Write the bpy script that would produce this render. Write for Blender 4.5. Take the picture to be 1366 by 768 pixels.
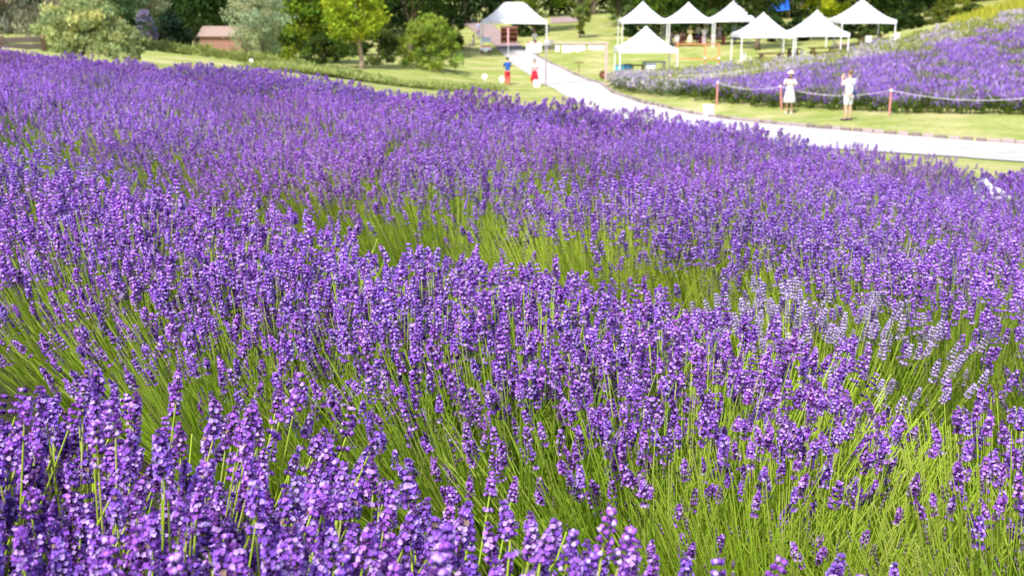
import bpy, bmesh, math, random
import numpy as np
from mathutils import Vector, Matrix

random.seed(7)
rng = np.random.default_rng(7)
R = math.radians
scene = bpy.context.scene
COL = scene.collection
for o in list(bpy.data.objects):
    bpy.data.objects.remove(o)

# ------------------------------------------------------------------ camera, sky, sun, exposure
F = 1500.0                       # focal length in pixels of the 1366 x 768 photograph
EYE = 6.0                        # height of the eye above the world's zero level
TH = math.atan(384.0 / F)        # pitch: the horizon is the top edge of the picture
cam = bpy.data.cameras.new('camera')
cam.sensor_width = 36.0
cam.lens = F / 1366.0 * 36.0
cam.clip_start, cam.clip_end = 0.05, 4000
cam.dof.use_dof = True
cam.dof.focus_distance = 1.75
cam.dof.aperture_fstop = 10.0
camo = bpy.data.objects.new('camera', cam)
COL.objects.link(camo)
camo.location = (0, 0, EYE)
camo.rotation_euler = (math.pi / 2 - TH, 0, 0)
scene.camera = camo

SUN_EL, SUN_AZ = R(51), R(205)   # azimuth clockwise from +Y: behind the camera, a little to the left
world = bpy.data.worlds.new('World')
scene.world = world
world.use_nodes = True
wt = world.node_tree
sky = wt.nodes.new('ShaderNodeTexSky')
sky.sky_type = 'NISHITA'
sky.sun_disc = False
sky.sun_elevation = SUN_EL
sky.sun_rotation = SUN_AZ
sky.air_density = 1.0
sky.dust_density = 2.5
bg = wt.nodes['Background']
bg.inputs[1].default_value = 0.15
wt.links.new(sky.outputs[0], bg.inputs[0])
sl = bpy.data.lights.new('sun', 'SUN')
sl.energy = 3.5
sl.angle = R(3.0)
sl.color = (1.0, 0.955, 0.89)
so = bpy.data.objects.new('sun', sl)
COL.objects.link(so)
sdir = Vector((math.sin(SUN_AZ) * math.cos(SUN_EL), math.cos(SUN_AZ) * math.cos(SUN_EL), math.sin(SUN_EL)))
so.rotation_euler = sdir.to_track_quat('Z', 'Y').to_euler()
so.location = (0, -20, 60)
scene.view_settings.view_transform = 'Standard'
scene.view_settings.look = 'None'
scene.view_settings.gamma = 1.0
scene.view_settings.use_curve_mapping = False
scene.view_settings.exposure = 0.86
scene.render.engine = 'CYCLES'
scene.cycles.use_denoising = True
scene.cycles.max_bounces = 8
scene.cycles.diffuse_bounces = 4
scene.cycles.transmission_bounces = 6
scene.cycles.sample_clamp_indirect = 8

# ------------------------------------------------------------------ pixels to places
ST, CT = math.sin(TH), math.cos(TH)
def pix(px, py, D):
    """world point seen at a pixel, D metres deep along the view axis"""
    u, v = (px - 683) / F, (384 - py) / F
    return Vector((u * D, D * (CT + v * ST), EYE + D * (v * CT - ST)))

TV = np.array((math.cos(R(43)), -math.sin(R(43))))      # along the lavender rows
NV = np.array((math.sin(R(43)), math.cos(R(43))))       # across them, away from the camera
def sstep(a, b, x):
    t = np.clip((np.asarray(x, float) - a) / (b - a), 0, 1)
    return t * t * (3 - 2 * t)
def field_z(x, y):
    n = x * NV[0] + y * NV[1]
    return EYE - 1.30 - 0.068 * x - 0.040 * (y - 1) + 0.20 * (1 - sstep(0.5, 1.7, n)) + 0.11 * np.exp(-((x + 1.0) ** 2 + (y - 11.0) ** 2) / 20.0)

ctrl = [(1366,204,32.4),(1250,195,33.8),(1130,182,36),(1000,168,41),(906,152,47.4),(850,142,54),(800,125,66),(760,110,75),(720,85,88),(690,66,99),
        (660,46,120),(625,30,150),(1052,152,45.5),(1130,160,41.5),(1366,158,41),(1200,155,43),(950,137,50),(905,128,54),(1000,92,72),(1100,84,75),
        (1160,66,80),(1250,45,80),(1366,25,78),(1300,22,92),(1015,87,76),(915,64,95),(860,104,75),(830,107,71),(483,92,72),(573,91,75),(400,86,78),
        (295,72,78),(110,77,34),(0,62,30),(200,68,50),(250,86,42),(330,93,42),(450,104,52),(600,122,60),(640,118,66),(677,115,74),(773,52,105),
        (745,25,135),(1200,45,98)]
P = [tuple(pix(*c)) for c in ctrl]
for (x, y) in [(-.5,1),(1,1),(-2,3),(1.5,2.5),(0,4),(-4,8),(0,6),(2.5,5),(3.2,7),(-8,18),(-2.5,12),(-8,12),(5,3),(-12,14),(0,-4),(-6,0)]:
    P.append((x, y, float(field_z(np.float64(x), np.float64(y)))))
for (x, y, z) in [(-60,40,-1.0),(-70,100,-3),(60,40,-3.2),(70,75,1.5),(90,120,3),(-70,180,-2),(0,190,-2.2),(80,190,2),(0,-20,-.6),(-30,-5,0.6),(30,-5,-3.0),
                  (24,14,-3.6),(-30,20,-.4),(10,18,-3.0),(-22,45,-1.7)]:
    P.append((x, y, z + EYE))
P = np.array(P)
def tps_kernel(r2):
    return np.where(r2 > 1e-9, r2 * np.log(np.maximum(r2, 1e-9)), 0.0)
S = 20.0
XY = P[:, :2] / S
K = tps_kernel(((XY[:, None] - XY[None]) ** 2).sum(-1)) + np.eye(len(P)) * 0.02
A = np.zeros((len(P) + 3,) * 2)
A[:len(P), :len(P)] = K
Q = np.c_[np.ones(len(P)), XY]
A[:len(P), len(P):] = Q
A[len(P):, :len(P)] = Q.T
W = np.linalg.solve(A, np.r_[P[:, 2], 0, 0, 0])
def terrain(x, y):
    x = np.asarray(x, float); y = np.asarray(y, float)
    xc, yc = np.clip(x, -110, 110), np.clip(y, -25, 210)
    q = np.stack([xc, yc], -1) / S
    z = (tps_kernel(((q[..., None, :] - XY) ** 2).sum(-1)) @ W[:len(P)]) + W[len(P)] + q @ W[len(P) + 1:]
    n = x * NV[0] + y * NV[1]
    d = np.hypot(x, y)
    wf = (1 - sstep(7.8, 11.0, n)) * (1 - sstep(22, 34, d))          # the lavender terrace itself is an even slope
    z = z * (1 - wf) + field_z(x, y) * wf
    return z
def G(px, D, lift=0.0):
    """point of the ground in the picture column px, D metres deep"""
    x = (px - 683) / F * D
    y = D / CT
    for _ in range(6):
        z = float(terrain(x, y))
        y = (D + (z - EYE) * ST) / CT
    return Vector((x, y, float(terrain(x, y)) + lift))

def hit(px, py, lo=20.0, hi=200.0):
    """ground point under a pixel"""
    Ds = np.linspace(lo, hi, 1400)
    u, v = (px - 683) / F, (384 - py) / F
    z = terrain(u * Ds, Ds * (CT + v * ST)) - (EYE + Ds * (v * CT - ST))
    k = np.nonzero(z > 0)[0]
    D = Ds[k[0]] if len(k) else hi
    return tuple(pix(px, py, float(D))[:2])
# ------------------------------------------------------------------ materials
MATS = {}
def nodes_of(name):
    m = bpy.data.materials.new(name)
    m.use_nodes = True
    nt = m.node_tree
    nt.nodes.clear()
    return m, nt, nt.nodes.new('ShaderNodeOutputMaterial')
def plain(name, rgb, rough=0.6, noise=0.12, scale=8.0, metallic=0.0, bump=0.0, spec=0.4):
    """Principled with a noise that varies the colour a little"""
    if name in MATS: return MATS[name]
    m, nt, out = nodes_of(name)
    b = nt.nodes.new('ShaderNodeBsdfPrincipled')
    b.inputs['Roughness'].default_value = rough
    b.inputs['Metallic'].default_value = metallic
    b.inputs['Specular IOR Level'].default_value = spec
    tc = nt.nodes.new('ShaderNodeTexCoord')
    nz = nt.nodes.new('ShaderNodeTexNoise')
    nz.inputs['Scale'].default_value = scale
    nz.inputs['Detail'].default_value = 5
    nt.links.new(tc.outputs['Object'], nz.inputs['Vector'])
    mx = nt.nodes.new('ShaderNodeMix'); mx.data_type = 'RGBA'
    mx.inputs['A'].default_value = (*[c * (1 - noise) for c in rgb], 1)
    mx.inputs['B'].default_value = (*[min(1, c * (1 + noise)) for c in rgb], 1)
    nt.links.new(nz.outputs['Fac'], mx.inputs['Factor'])
    nt.links.new(mx.outputs['Result'], b.inputs['Base Color'])
    if bump:
        bp = nt.nodes.new('ShaderNodeBump'); bp.inputs['Strength'].default_value = bump; bp.inputs['Distance'].default_value = 0.02
        nt.links.new(nz.outputs['Fac'], bp.inputs['Height'])
        nt.links.new(bp.outputs[0], b.inputs['Normal'])
    nt.links.new(b.outputs[0], out.inputs[0])
    MATS[name] = m
    return m
def organic(name, trans=0.3, rgb=None, gloss=0.0, vary=0.12):
    """petals, stems and leaves: colour attribute 'tint' (times rgb), part of the light shines through"""
    if name in MATS: return MATS[name]
    m, nt, out = nodes_of(name)
    at = nt.nodes.new('ShaderNodeAttribute'); at.attribute_name = 'tint'
    oi = nt.nodes.new('ShaderNodeObjectInfo')
    hs = nt.nodes.new('ShaderNodeHueSaturation')
    mr = nt.nodes.new('ShaderNodeMapRange')
    mr.inputs['To Min'].default_value = 1 - vary; mr.inputs['To Max'].default_value = 1 + vary
    nt.links.new(oi.outputs['Random'], mr.inputs['Value'])
    nt.links.new(mr.outputs[0], hs.inputs['Value'])
    mr2 = nt.nodes.new('ShaderNodeMapRange')
    mr2.inputs['To Min'].default_value = 0.5 - vary * .09; mr2.inputs['To Max'].default_value = 0.5 + vary * .09
    wn = nt.nodes.new('ShaderNodeTexWhiteNoise'); wn.noise_dimensions = '1D'
    nt.links.new(oi.outputs['Random'], wn.inputs['W'])
    nt.links.new(wn.outputs['Value'], mr2.inputs['Value'])
    nt.links.new(mr2.outputs[0], hs.inputs['Hue'])
    if rgb is None:
        nt.links.new(at.outputs['Color'], hs.inputs['Color'])
    else:
        mx = nt.nodes.new('ShaderNodeMix'); mx.data_type = 'RGBA'; mx.blend_type = 'MULTIPLY'
        mx.inputs['Factor'].default_value = 1
        mx.inputs['B'].default_value = (*rgb, 1)
        nt.links.new(at.outputs['Color'], mx.inputs['A'])
        nt.links.new(mx.outputs['Result'], hs.inputs['Color'])
    d = nt.nodes.new('ShaderNodeBsdfDiffuse')
    t = nt.nodes.new('ShaderNodeBsdfTranslucent')
    ms = nt.nodes.new('ShaderNodeMixShader'); ms.inputs[0].default_value = trans
    nt.links.new(hs.outputs[0], d.inputs[0]); nt.links.new(hs.outputs[0], t.inputs[0])
    nt.links.new(d.outputs[0], ms.inputs[1]); nt.links.new(t.outputs[0], ms.inputs[2])
    last = ms
    if gloss:
        g = nt.nodes.new('ShaderNodeBsdfGlossy'); g.inputs['Roughness'].default_value = 0.45
        m2 = nt.nodes.new('ShaderNodeMixShader'); m2.inputs[0].default_value = gloss
        nt.links.new(ms.outputs[0], m2.inputs[1]); nt.links.new(g.outputs[0], m2.inputs[2]); last = m2
    nt.links.new(last.outputs[0], out.inputs[0])
    MATS[name] = m
    return m
def ground_mat(name, cols, scales, bump=0.5, rough=0.95):
    """three colours mixed by two noises in world space"""
    m, nt, out = nodes_of(name)
    b = nt.nodes.new('ShaderNodeBsdfPrincipled'); b.inputs['Roughness'].default_value = rough
    b.inputs['Specular IOR Level'].default_value = 0.1
    geo = nt.nodes.new('ShaderNodeNewGeometry')
    def nz(s, det=6):
        n = nt.nodes.new('ShaderNodeTexNoise'); n.inputs['Scale'].default_value = s; n.inputs['Detail'].default_value = det
        n.inputs['Roughness'].default_value = 0.62
        nt.links.new(geo.outputs['Position'], n.inputs['Vector']); return n
    a, c, e = nz(scales[0]), nz(scales[1]), nz(scales[2], 4)
    def ramp(src, lo, hi):
        r = nt.nodes.new('ShaderNodeMapRange'); r.inputs['From Min'].default_value = lo; r.inputs['From Max'].default_value = hi
        nt.links.new(src.outputs['Fac'], r.inputs['Value']); return r
    def mix(A, Bv, fac, mode='MIX'):
        x = nt.nodes.new('ShaderNodeMix'); x.data_type = 'RGBA'; x.blend_type = mode
        if isinstance(A, tuple): x.inputs['A'].default_value = (*A, 1)
        else: nt.links.new(A, x.inputs['A'])
        x.inputs['B'].default_value = (*Bv, 1)
        nt.links.new(fac.outputs[0], x.inputs['Factor']); return x.outputs['Result']
    r = mix(cols[0], cols[1], ramp(a, .40, .62))
    r = mix(r, cols[2], ramp(c, .44, .66))
    r = mix(r, cols[3], ramp(e, .52, .74))
    nt.links.new(r, b.inputs['Base Color'])
    bp = nt.nodes.new('ShaderNodeBump'); bp.inputs['Strength'].default_value = bump; bp.inputs['Distance'].default_value = 0.06
    nt.links.new(e.outputs['Fac'], bp.inputs['Height']); nt.links.new(bp.outputs[0], b.inputs['Normal'])
    nt.links.new(b.outputs[0], out.inputs[0])
    return m

M_grass = ground_mat('lawn_grass', [(.21,.265,.05),(.30,.33,.10),(.46,.41,.20),(.145,.195,.038)], (.12,.45,6.0))
M_soil = ground_mat('field_soil', [(.04,.032,.022),(.055,.045,.03),(.05,.07,.02),(.025,.02,.016)], (1.2,3.0,25.0))
M_path = ground_mat('pale_gravel', [(.47,.45,.44),(.55,.53,.51),(.38,.355,.34),(.36,.34,.32)], (.35,1.3,14.0), bump=.4)
M_pave = ground_mat('pink_paving', [(.30,.22,.215),(.36,.28,.27),(.26,.19,.18),(.32,.25,.24)], (.4,1.5,12.0), bump=.2)
M_petal = organic('lavender_petals', .28, vary=.16)
M_stem = organic('lavender_stems', .42, vary=.12)
M_leaf = organic('lavender_leaves', .25)
M_white_cloth = plain('white_canopy_cloth', (.64,.64,.67), .8, .03, 2.5, bump=.5)
M_white_metal = plain('white_painted_metal', (.78,.78,.80), .4, .05, 6)
M_bark = plain('bark', (.16,.12,.085), .9, .35, 14, bump=.6)

# ------------------------------------------------------------------ mesh helpers
def np_mesh(name, V, tris=None, quads=None, tint=None, smooth=False):
    me = bpy.data.meshes.new(name)
    V = np.asarray(V, np.float32)
    T = np.zeros((0, 3), np.int32) if tris is None else np.asarray(tris, np.int32).reshape(-1, 3)
    Qd = np.zeros((0, 4), np.int32) if quads is None else np.asarray(quads, np.int32).reshape(-1, 4)
    me.vertices.add(len(V)); me.vertices.foreach_set('co', V.ravel())
    li = np.r_[T.ravel(), Qd.ravel()].astype(np.int32)
    me.loops.add(len(li)); me.loops.foreach_set('vertex_index', li)
    ls = np.r_[np.arange(len(T)) * 3, len(T) * 3 + np.arange(len(Qd)) * 4].astype(np.int32)
    me.polygons.add(len(ls)); me.polygons.foreach_set('loop_start', ls)
    if smooth: me.polygons.foreach_set('use_smooth', np.ones(len(ls), bool))
    if tint is not None:
        a = me.attributes.new('tint', 'FLOAT_COLOR', 'POINT')
        c = np.ones((len(V), 4), np.float32); c[:, :3] = tint
        a.data.foreach_set('color', c.ravel())
    me.update(calc_edges=True)
    return me
def link(name, me, mat=None, parent=None, loc=(0, 0, 0), rot=(0, 0, 0)):
    o = bpy.data.objects.new(name, me)
    COL.objects.link(o)
    if mat is not None and me is not None and not me.materials: me.materials.append(mat)
    if parent is not None: o.parent = parent
    o.location = loc; o.rotation_euler = rot
    return o
def tag(o, label=None, cat=None, group=None, kind=None):
    if label: o['label'] = label
    if cat: o['category'] = cat
    if group: o['group'] = group
    if kind: o['kind'] = kind
    return o
def thing(name, label, cat, loc=(0, 0, 0), rz=0.0, group=None):
    return tag(link(name, None, loc=loc, rot=(0, 0, rz)), label, cat, group)
class MB:
    """collects boxes, bars and tubes; build() links them as one mesh"""
    def __init__(s): s.bm = bmesh.new()
    def box(s, c, d, rz=0.0, bev=0.0):
        M = Matrix.Translation(c) @ Matrix.Rotation(rz, 4, 'Z') @ Matrix.Diagonal((*d, 1))
        r = bmesh.ops.create_cube(s.bm, size=1, matrix=M)
        if bev:
            es = list({e for v in r['verts'] for e in v.link_edges})
            bmesh.ops.bevel(s.bm, geom=es, offset=bev, segments=1, affect='EDGES')
        return s
    def bar(s, a, b, r, r2=None, n=8):
        a, b = Vector(a), Vector(b)
        d = b - a
        M = Matrix.Translation((a + b) / 2) @ d.to_track_quat('Z', 'Y').to_matrix().to_4x4()
        bmesh.ops.create_cone(s.bm, cap_ends=True, segments=n, radius1=r, radius2=r if r2 is None else r2, depth=d.length, matrix=M)
        return s
    def tube(s, pts, r, n=6):
        pts = [Vector(p) for p in pts]
        rings = []
        for i, p in enumerate(pts):
            d = (pts[min(i + 1, len(pts) - 1)] - pts[max(i - 1, 0)]).normalized()
            q = d.to_track_quat('Z', 'Y')
            rr = r[i] if isinstance(r, (list, tuple)) else r
            rings.append([s.bm.verts.new(p + q @ Vector((rr * math.cos(2 * math.pi * k / n), rr * math.sin(2 * math.pi * k / n), 0))) for k in range(n)])
        for i in range(len(rings) - 1):
            for k in range(n):
                s.bm.faces.new((rings[i][k], rings[i][(k + 1) % n], rings[i + 1][(k + 1) % n], rings[i + 1][k]))
        s.bm.faces.new(rings[0][::-1]); s.bm.faces.new(rings[-1])
        return s
    def lathe(s, prof, n=16, c=(0, 0, 0)):
        c = Vector(c)
        rings = [[s.bm.verts.new(c + Vector((r * math.cos(2 * math.pi * k / n), r * math.sin(2 * math.pi * k / n), z))) for k in range(n)] for r, z in prof]
        for i in range(len(rings) - 1):
            for k in range(n):
                s.bm.faces.new((rings[i][k], rings[i][(k + 1) % n], rings[i + 1][(k + 1) % n], rings[i + 1][k]))
        s.bm.faces.new(rings[0][::-1]); s.bm.faces.new(rings[-1])
        return s
    def faces(s, V, Fs):
        vs = [s.bm.verts.new(v) for v in V]
        for f in Fs: s.bm.faces.new([vs[i] for i in f])
        return s
    def mesh(s, name, smooth=False):
        me = bpy.data.meshes.new(name)
        bmesh.ops.recalc_face_normals(s.bm, faces=s.bm.faces)
        s.bm.to_mesh(me); s.bm.free()
        if smooth:
            for p in me.polygons: p.use_smooth = True
        return me
    def build(s, name, mat, parent=None, smooth=False, loc=(0, 0, 0), rot=(0, 0, 0)):
        return link(name, s.mesh(name, smooth), mat, parent, loc, rot)
def free(o, label, cat, group=None):
    """a thing that rests on, hangs from or is held by another: top-level, staying where it was built"""
    M = o.parent.matrix_basis.copy()
    o.parent = None
    o.matrix_basis = M @ o.matrix_basis
    return tag(o, label, cat, group)
def copy_tree(o, parent=None):
    c = o.copy(); COL.objects.link(c); c.parent = parent
    for ch in list(o.children): copy_tree(ch, c)
    return c

# ------------------------------------------------------------------ ground, path, paving
def grid_sheet(name, xs, ys, mat, lift=0.0, noise=0.0):
    X, Y = np.meshgrid(xs, ys)
    Z = terrain(X, Y) + lift
    V = np.c_[X.ravel(), Y.ravel(), Z.ravel()]
    nx, ny = len(xs), len(ys)
    i = (np.arange(ny - 1)[:, None] * nx + np.arange(nx - 1)[None]).ravel()
    Qd = np.c_[i, i + 1, i + nx + 1, i + nx]
    return tag(link(name, np_mesh(name, V, quads=Qd, smooth=True), mat), kind='structure')
xs = np.r_[-1500, -700, -350, -200, np.arange(-120, -30, 3.0), np.arange(-30, 45, .75), np.arange(45, 121, 3.0), 200, 350, 700, 1500]
ys = np.r_[-600, -200, -80, np.arange(-30, 0, 2.0), np.arange(0, 20, .6), np.arange(20, 110, 1.0), np.arange(110, 215, 4.0), 300, 500, 900, 1600, 2600]
grid_sheet('ground', xs, ys, M_grass)
# bare soil of the lavender terrace, a sheet along the rows
def soil_sheet():
    s_ = np.arange(-40, 16, .5); n_ = np.arange(-4, 8.0, .4)
    Sg, Ng = np.meshgrid(s_, n_)
    X = Sg * TV[0] + Ng * NV[0]; Y = Sg * TV[1] + Ng * NV[1]
    V = np.c_[X.ravel(), Y.ravel(), (terrain(X, Y) + .03).ravel()]
    nx, ny = len(s_), len(n_)
    i = (np.arange(ny - 1)[:, None] * nx + np.arange(nx - 1)[None]).ravel()
    me = np_mesh('field_soil', V, quads=np.c_[i, i + nx, i + nx + 1, i + 1], smooth=True)
    tag(link('field_soil', me, M_soil), kind='structure')
soil_sheet()
def smooth_line(pts, step=.5):
    pts = np.array(pts, float)
    for _ in range(3):
        q = np.empty((2 * len(pts) - 2, 2)); q[0::2] = pts[:-1] * .75 + pts[1:] * .25; q[1::2] = pts[:-1] * .25 + pts[1:] * .75
        pts = np.r_[pts[:1], q, pts[-1:]]
    d = np.r_[0, np.cumsum(np.hypot(*np.diff(pts, axis=0).T))]
    t = np.linspace(0, d[-1], max(2, int(d[-1] / step)))
    return np.c_[np.interp(t, d, pts[:, 0]), np.interp(t, d, pts[:, 1])]
def strip(name, Lp, Rp, mat, lift, across=8, n=160, step=.5):
    L = smooth_line(Lp, step); Rr = smooth_line(Rp, step)
    a = np.linspace(0, 1, n)
    def res(Pp): return np.c_[np.interp(a, np.linspace(0, 1, len(Pp)), Pp[:, 0]), np.interp(a, np.linspace(0, 1, len(Pp)), Pp[:, 1])]
    L, Rr = res(L), res(Rr)
    w = np.linspace(0, 1, across)[None, :, None]
    XYs = L[:, None] * (1 - w) + Rr[:, None] * w
    Z = terrain(XYs[..., 0], XYs[..., 1]) + lift
    V = np.concatenate([XYs, Z[..., None]], -1).reshape(-1, 3)
    i = (np.arange(n - 1)[:, None] * across + np.arange(across - 1)[None]).ravel()
    me = np_mesh(name, V, quads=np.c_[i, i + 1, i + across + 1, i + across], smooth=True)
    return tag(link(name, me, mat), kind='structure')
def gxy(l): return [tuple(G(a, b)[:2]) for a, b in l]
up_edge = [hit(p[0], p[1] + 4) for p in [(1480,198),(1366,190),(1250,182),(1130,172.5),(1050,165),(985,158),(930,150.5),(880,141),(845,131),(812,117),(778,101),(750,89),(727,78),(708,67),(697,60)]]
lo_edge = [hit(*p) for p in [(1480,225),(1366,217.5),(1250,208),(1130,201),(1050,196),(985,191),(930,184),(880,176),(830,162),(780,143),(742,119),(712,104),(692,92),(676,78),(664,66)]]
path = strip('gravel_path', lo_edge, up_edge, M_path, .03)
strip('paving', [lo_edge[-1]] + gxy([(640,118),(615,140),(590,160)]), [up_edge[-1]] + gxy([(668,122),(645,146),(622,170)]), M_pave, .09, n=60)
strip('far_path', gxy([(735,128),(770,128)]), gxy([(735,138),(770,138)]), M_pave, .06, n=20)
# kerb stones along the far side of the path
kerb = tag(link('kerb', None), kind='structure')
mk = MB().box((0, 0, 0), (.36, .16, .16), bev=.02).mesh('kerb_stone')
mk2 = MB().box((0, 0, 0), (.30, .15, .15), bev=.03).mesh('kerb_stone')
M_kerb = [plain('kerb_pale', (.34,.27,.27), .9, .25, 6), plain('kerb_brown', (.20,.15,.14), .9, .3, 6)]
mk.materials.append(M_kerb[0]); mk2.materials.append(M_kerb[1])
kl = smooth_line(up_edge, .40)
for i in range(min(290, len(kl) - 1)):
    p, d = kl[i], kl[i + 1] - kl[i]
    off = np.array((-d[1], d[0])) / np.hypot(*d) * -.10
    q = p + off
    link('kerb_stone', mk if random.random() < .6 else mk2, None, kerb, (q[0], q[1], float(terrain(q[0], q[1])) + .06 + random.uniform(-.02, .02)), (0, 0, math.atan2(d[1], d[0]) + random.uniform(-.06, .06)))

# ------------------------------------------------------------------ lavender
def unit(v): return v / np.maximum(np.linalg.norm(v, axis=-1, keepdims=True), 1e-9)
PAL_OPEN = np.array([(.34,.13,.67),(.41,.18,.72),(.28,.10,.59),(.53,.33,.78),(.31,.115,.67),(.55,.38,.80)])
PAL_BUD = np.array([(.135,.042,.29),(.18,.06,.36),(.22,.075,.38),(.10,.028,.21),(.20,.085,.26)])
PALE_OPEN = np.array([(.46,.36,.62),(.41,.31,.58),(.54,.45,.66)])
PALE_BUD = np.array([(.28,.20,.38),(.33,.26,.40)])
OCT = np.array([(0,0,-1),(1,0,0),(0,1,0),(-1,0,0),(0,-1,0),(0,0,1)], float)
OCT_T = np.array([(0,2,1),(0,3,2),(0,4,3),(0,1,4),(5,1,2),(5,2,3),(5,3,4),(5,4,1)])
def basis(d):
    a = np.where(np.abs(d[2]) < .9, np.array((0, 0, 1.)), np.array((1., 0, 0)))
    u = np.cross(a, d); u /= np.linalg.norm(u)
    return u, np.cross(d, u)
def spike_near(r, pale=False):
    """one flower head: whorls of calyx buds, most with an open corolla of five petals"""
    V, T, Cc = [], [], []
    nv = 0
    n = r.integers(6, 9)
    L = n * r.uniform(.0054, .0062)
    op, bd = (PALE_OPEN, PALE_BUD) if pale else (PAL_OPEN, PAL_BUD)
    zs = list(np.linspace(.004, L, n))
    if r.random() < .6: zs.insert(0, -r.uniform(.010, .018))
    ripe = r.uniform(.45, .85)
    for k, z in enumerate(zs):
        f = np.clip(z / L, 0, 1)
        rad = .0090 * (1 - .5 * max(0, f - .45) / .55) * (0.8 if z < 0 else 1)
        m = int(r.integers(9, 13)) if f < .8 else 7
        ph = r.uniform(0, 6.28)
        for j in range(m):
            a = ph + 6.283 * j / m + r.uniform(-.2, .2)
            el = r.uniform(.05, .5) + .5 * f
            d = np.array((math.cos(a) * math.cos(el), math.sin(a) * math.cos(el), math.sin(el)))
            u, w = basis(d)
            ln = rad * r.uniform(.85, 1.1)
            c = np.array((0, 0, z + r.uniform(-.0012, .0012))) + d * ln * .55
            o = OCT.copy()
            V.append(c + (o[:, :1] * u + o[:, 1:2] * w) * .0017 + o[:, 2:] * d * ln * .5)
            T.append(OCT_T + nv); nv += 6
            Cc.append(np.tile(bd[r.integers(len(bd))] * r.uniform(.8, 1.25), (6, 1)))
            if r.random() < ripe * (1 if f < .85 else .45):
                tip = np.array((0, 0, z)) + d * ln * 1.02
                col = (op[r.integers(len(op))] if r.random() > .015 else np.array((.25,.17,.13))) * r.uniform(.8, 1.15)
                s = r.uniform(.0027, .0039)
                rot = r.uniform(0, 6.28)
                for p in range(5):
                    b = rot + p * 1.2566
                    e = math.cos(b) * u + math.sin(b) * w
                    g = -math.sin(b) * u + math.cos(b) * w
                    sl_ = s * (1.15 if p < 2 else .85)
                    V.append(np.array([tip - d * .0008, tip + e * sl_ * .6 + g * sl_ * .42 + d * .0006, tip + e * sl_ + d * r.uniform(-.001, .0014), tip + e * sl_ * .6 - g * sl_ * .42 + d * .0006]))
                    T.append(np.array([(0, 1, 2), (0, 2, 3)]) + nv); nv += 4
                    Cc.append(np.tile(col * r.uniform(.9, 1.12), (4, 1)))
    # the axis
    for z0, z1 in zip(zs[:-1], zs[1:]):
        V.append(np.array([(.0012,0,z0),(-.0006,.001,z0),(-.0006,-.001,z0),(.0012,0,z1),(-.0006,.001,z1),(-.0006,-.001,z1)]))
        T.append(np.array([(0,1,4),(0,4,3),(1,2,5),(1,5,4),(2,0,3),(2,3,5)]) + nv); nv += 6
        Cc.append(np.tile((.22,.22,.16), (6, 1)))
    return np.concatenate(V), np.concatenate(T), np.clip(np.concatenate(Cc), 0, 1)
def spike_mid(r, whorls=6, per=7, full=True, pale=False):
    """simpler head for plants a few metres away: every floret one faceted body"""
    V, T, Cc = [], [], []
    nv = 0
    L = r.uniform(.031, .041) if full else r.uniform(.024, .034)
    op, bd = (PALE_OPEN, PALE_BUD) if pale else (PAL_OPEN, PAL_BUD)
    for k in range(whorls):
        f = k / (whorls - 1)
        z = L * f
        if k == 0 and r.random() < .5: z -= .010
        rad = (.0092 if full else .0108) * (1 - .4 * max(0, f - .45) / .55)
        ph = r.uniform(0, 6.28)
        for j in range(per):
            a = ph + 6.283 * j / per + r.uniform(-.25, .25)
            el = r.uniform(-.05, .35) + .5 * f
            d = np.array((math.cos(a) * math.cos(el), math.sin(a) * math.cos(el), math.sin(el)))
            u, w = basis(d)
            c = np.array((0, 0, z)) + d * rad * .8
            opn = r.random() < .6
            col = (op[r.integers(len(op))] if opn else bd[r.integers(len(bd))]) * r.uniform(.8, 1.18)
            wd = .0038 if opn else .0026
            if full:
                V.append(c + (OCT[:, :1] * u + OCT[:, 1:2] * w) * wd + OCT[:, 2:] * d * .0034)
                T.append(OCT_T + nv); nv += 6
                cc = np.tile(col, (6, 1)); cc[0] = bd[r.integers(len(bd))]
            else:
                V.append(np.array([c - d * .006, c + u * wd * 1.35 + d * .002, c - u * wd * .8 + w * wd * 1.2 + d * .002, c - u * wd * .8 - w * wd * 1.2 + d * .002]))
                T.append(np.array([(0,1,2),(0,2,3),(0,3,1),(1,3,2)]) + nv); nv += 4
                cc = np.tile(col, (4, 1)); cc[0] = bd[r.integers(len(bd))]
            Cc.append(cc)
    return np.concatenate(V), np.concatenate(T), np.clip(np.concatenate(Cc), 0, 1)

def plan_bush(r, n_stems, flower, side_flower, H=.70, edge=(.45, .85), lean=(0, 0), short=.80):
    """stems of a plant: foot, bend, tip, end direction, whether it carries a flower head"""
    out = []
    for i in range(n_stems):
        q = math.sqrt(r.random())                       # 0 centre .. 1 rim
        a = r.uniform(0, 6.283)
        b = np.array((math.cos(a), math.sin(a), 0))
        ang = q * R(36) + r.normal(0, R(5))
        Ls = (H - .10) * (r.uniform(.82, 1.08) if r.random() > .6 * q else r.uniform(short, 1.0)) * (1 - .10 * q)
        foot = b * q * .20 + np.array((r.normal(0, .02), r.normal(0, .02), .08))
        d0 = b * math.sin(ang * 1.12) + np.array((0, 0, math.cos(ang * 1.12)))
        d1 = unit(b * math.sin(ang * .72) + np.array((lean[0], lean[1], math.cos(ang * .72))) + r.normal(0, .06, 3))
        mid = foot + d0 * Ls * .55
        tip = mid + unit(d0 + d1) * Ls * .45
        tip[2] = max(tip[2], .12)
        e_ = float(sstep(*edge, q)); p = flower * (1 - e_) + side_flower * e_
        out.append((foot, mid, tip, unit(d1 + (tip - mid) * .3), r.random() < p, q))
    return out
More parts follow.
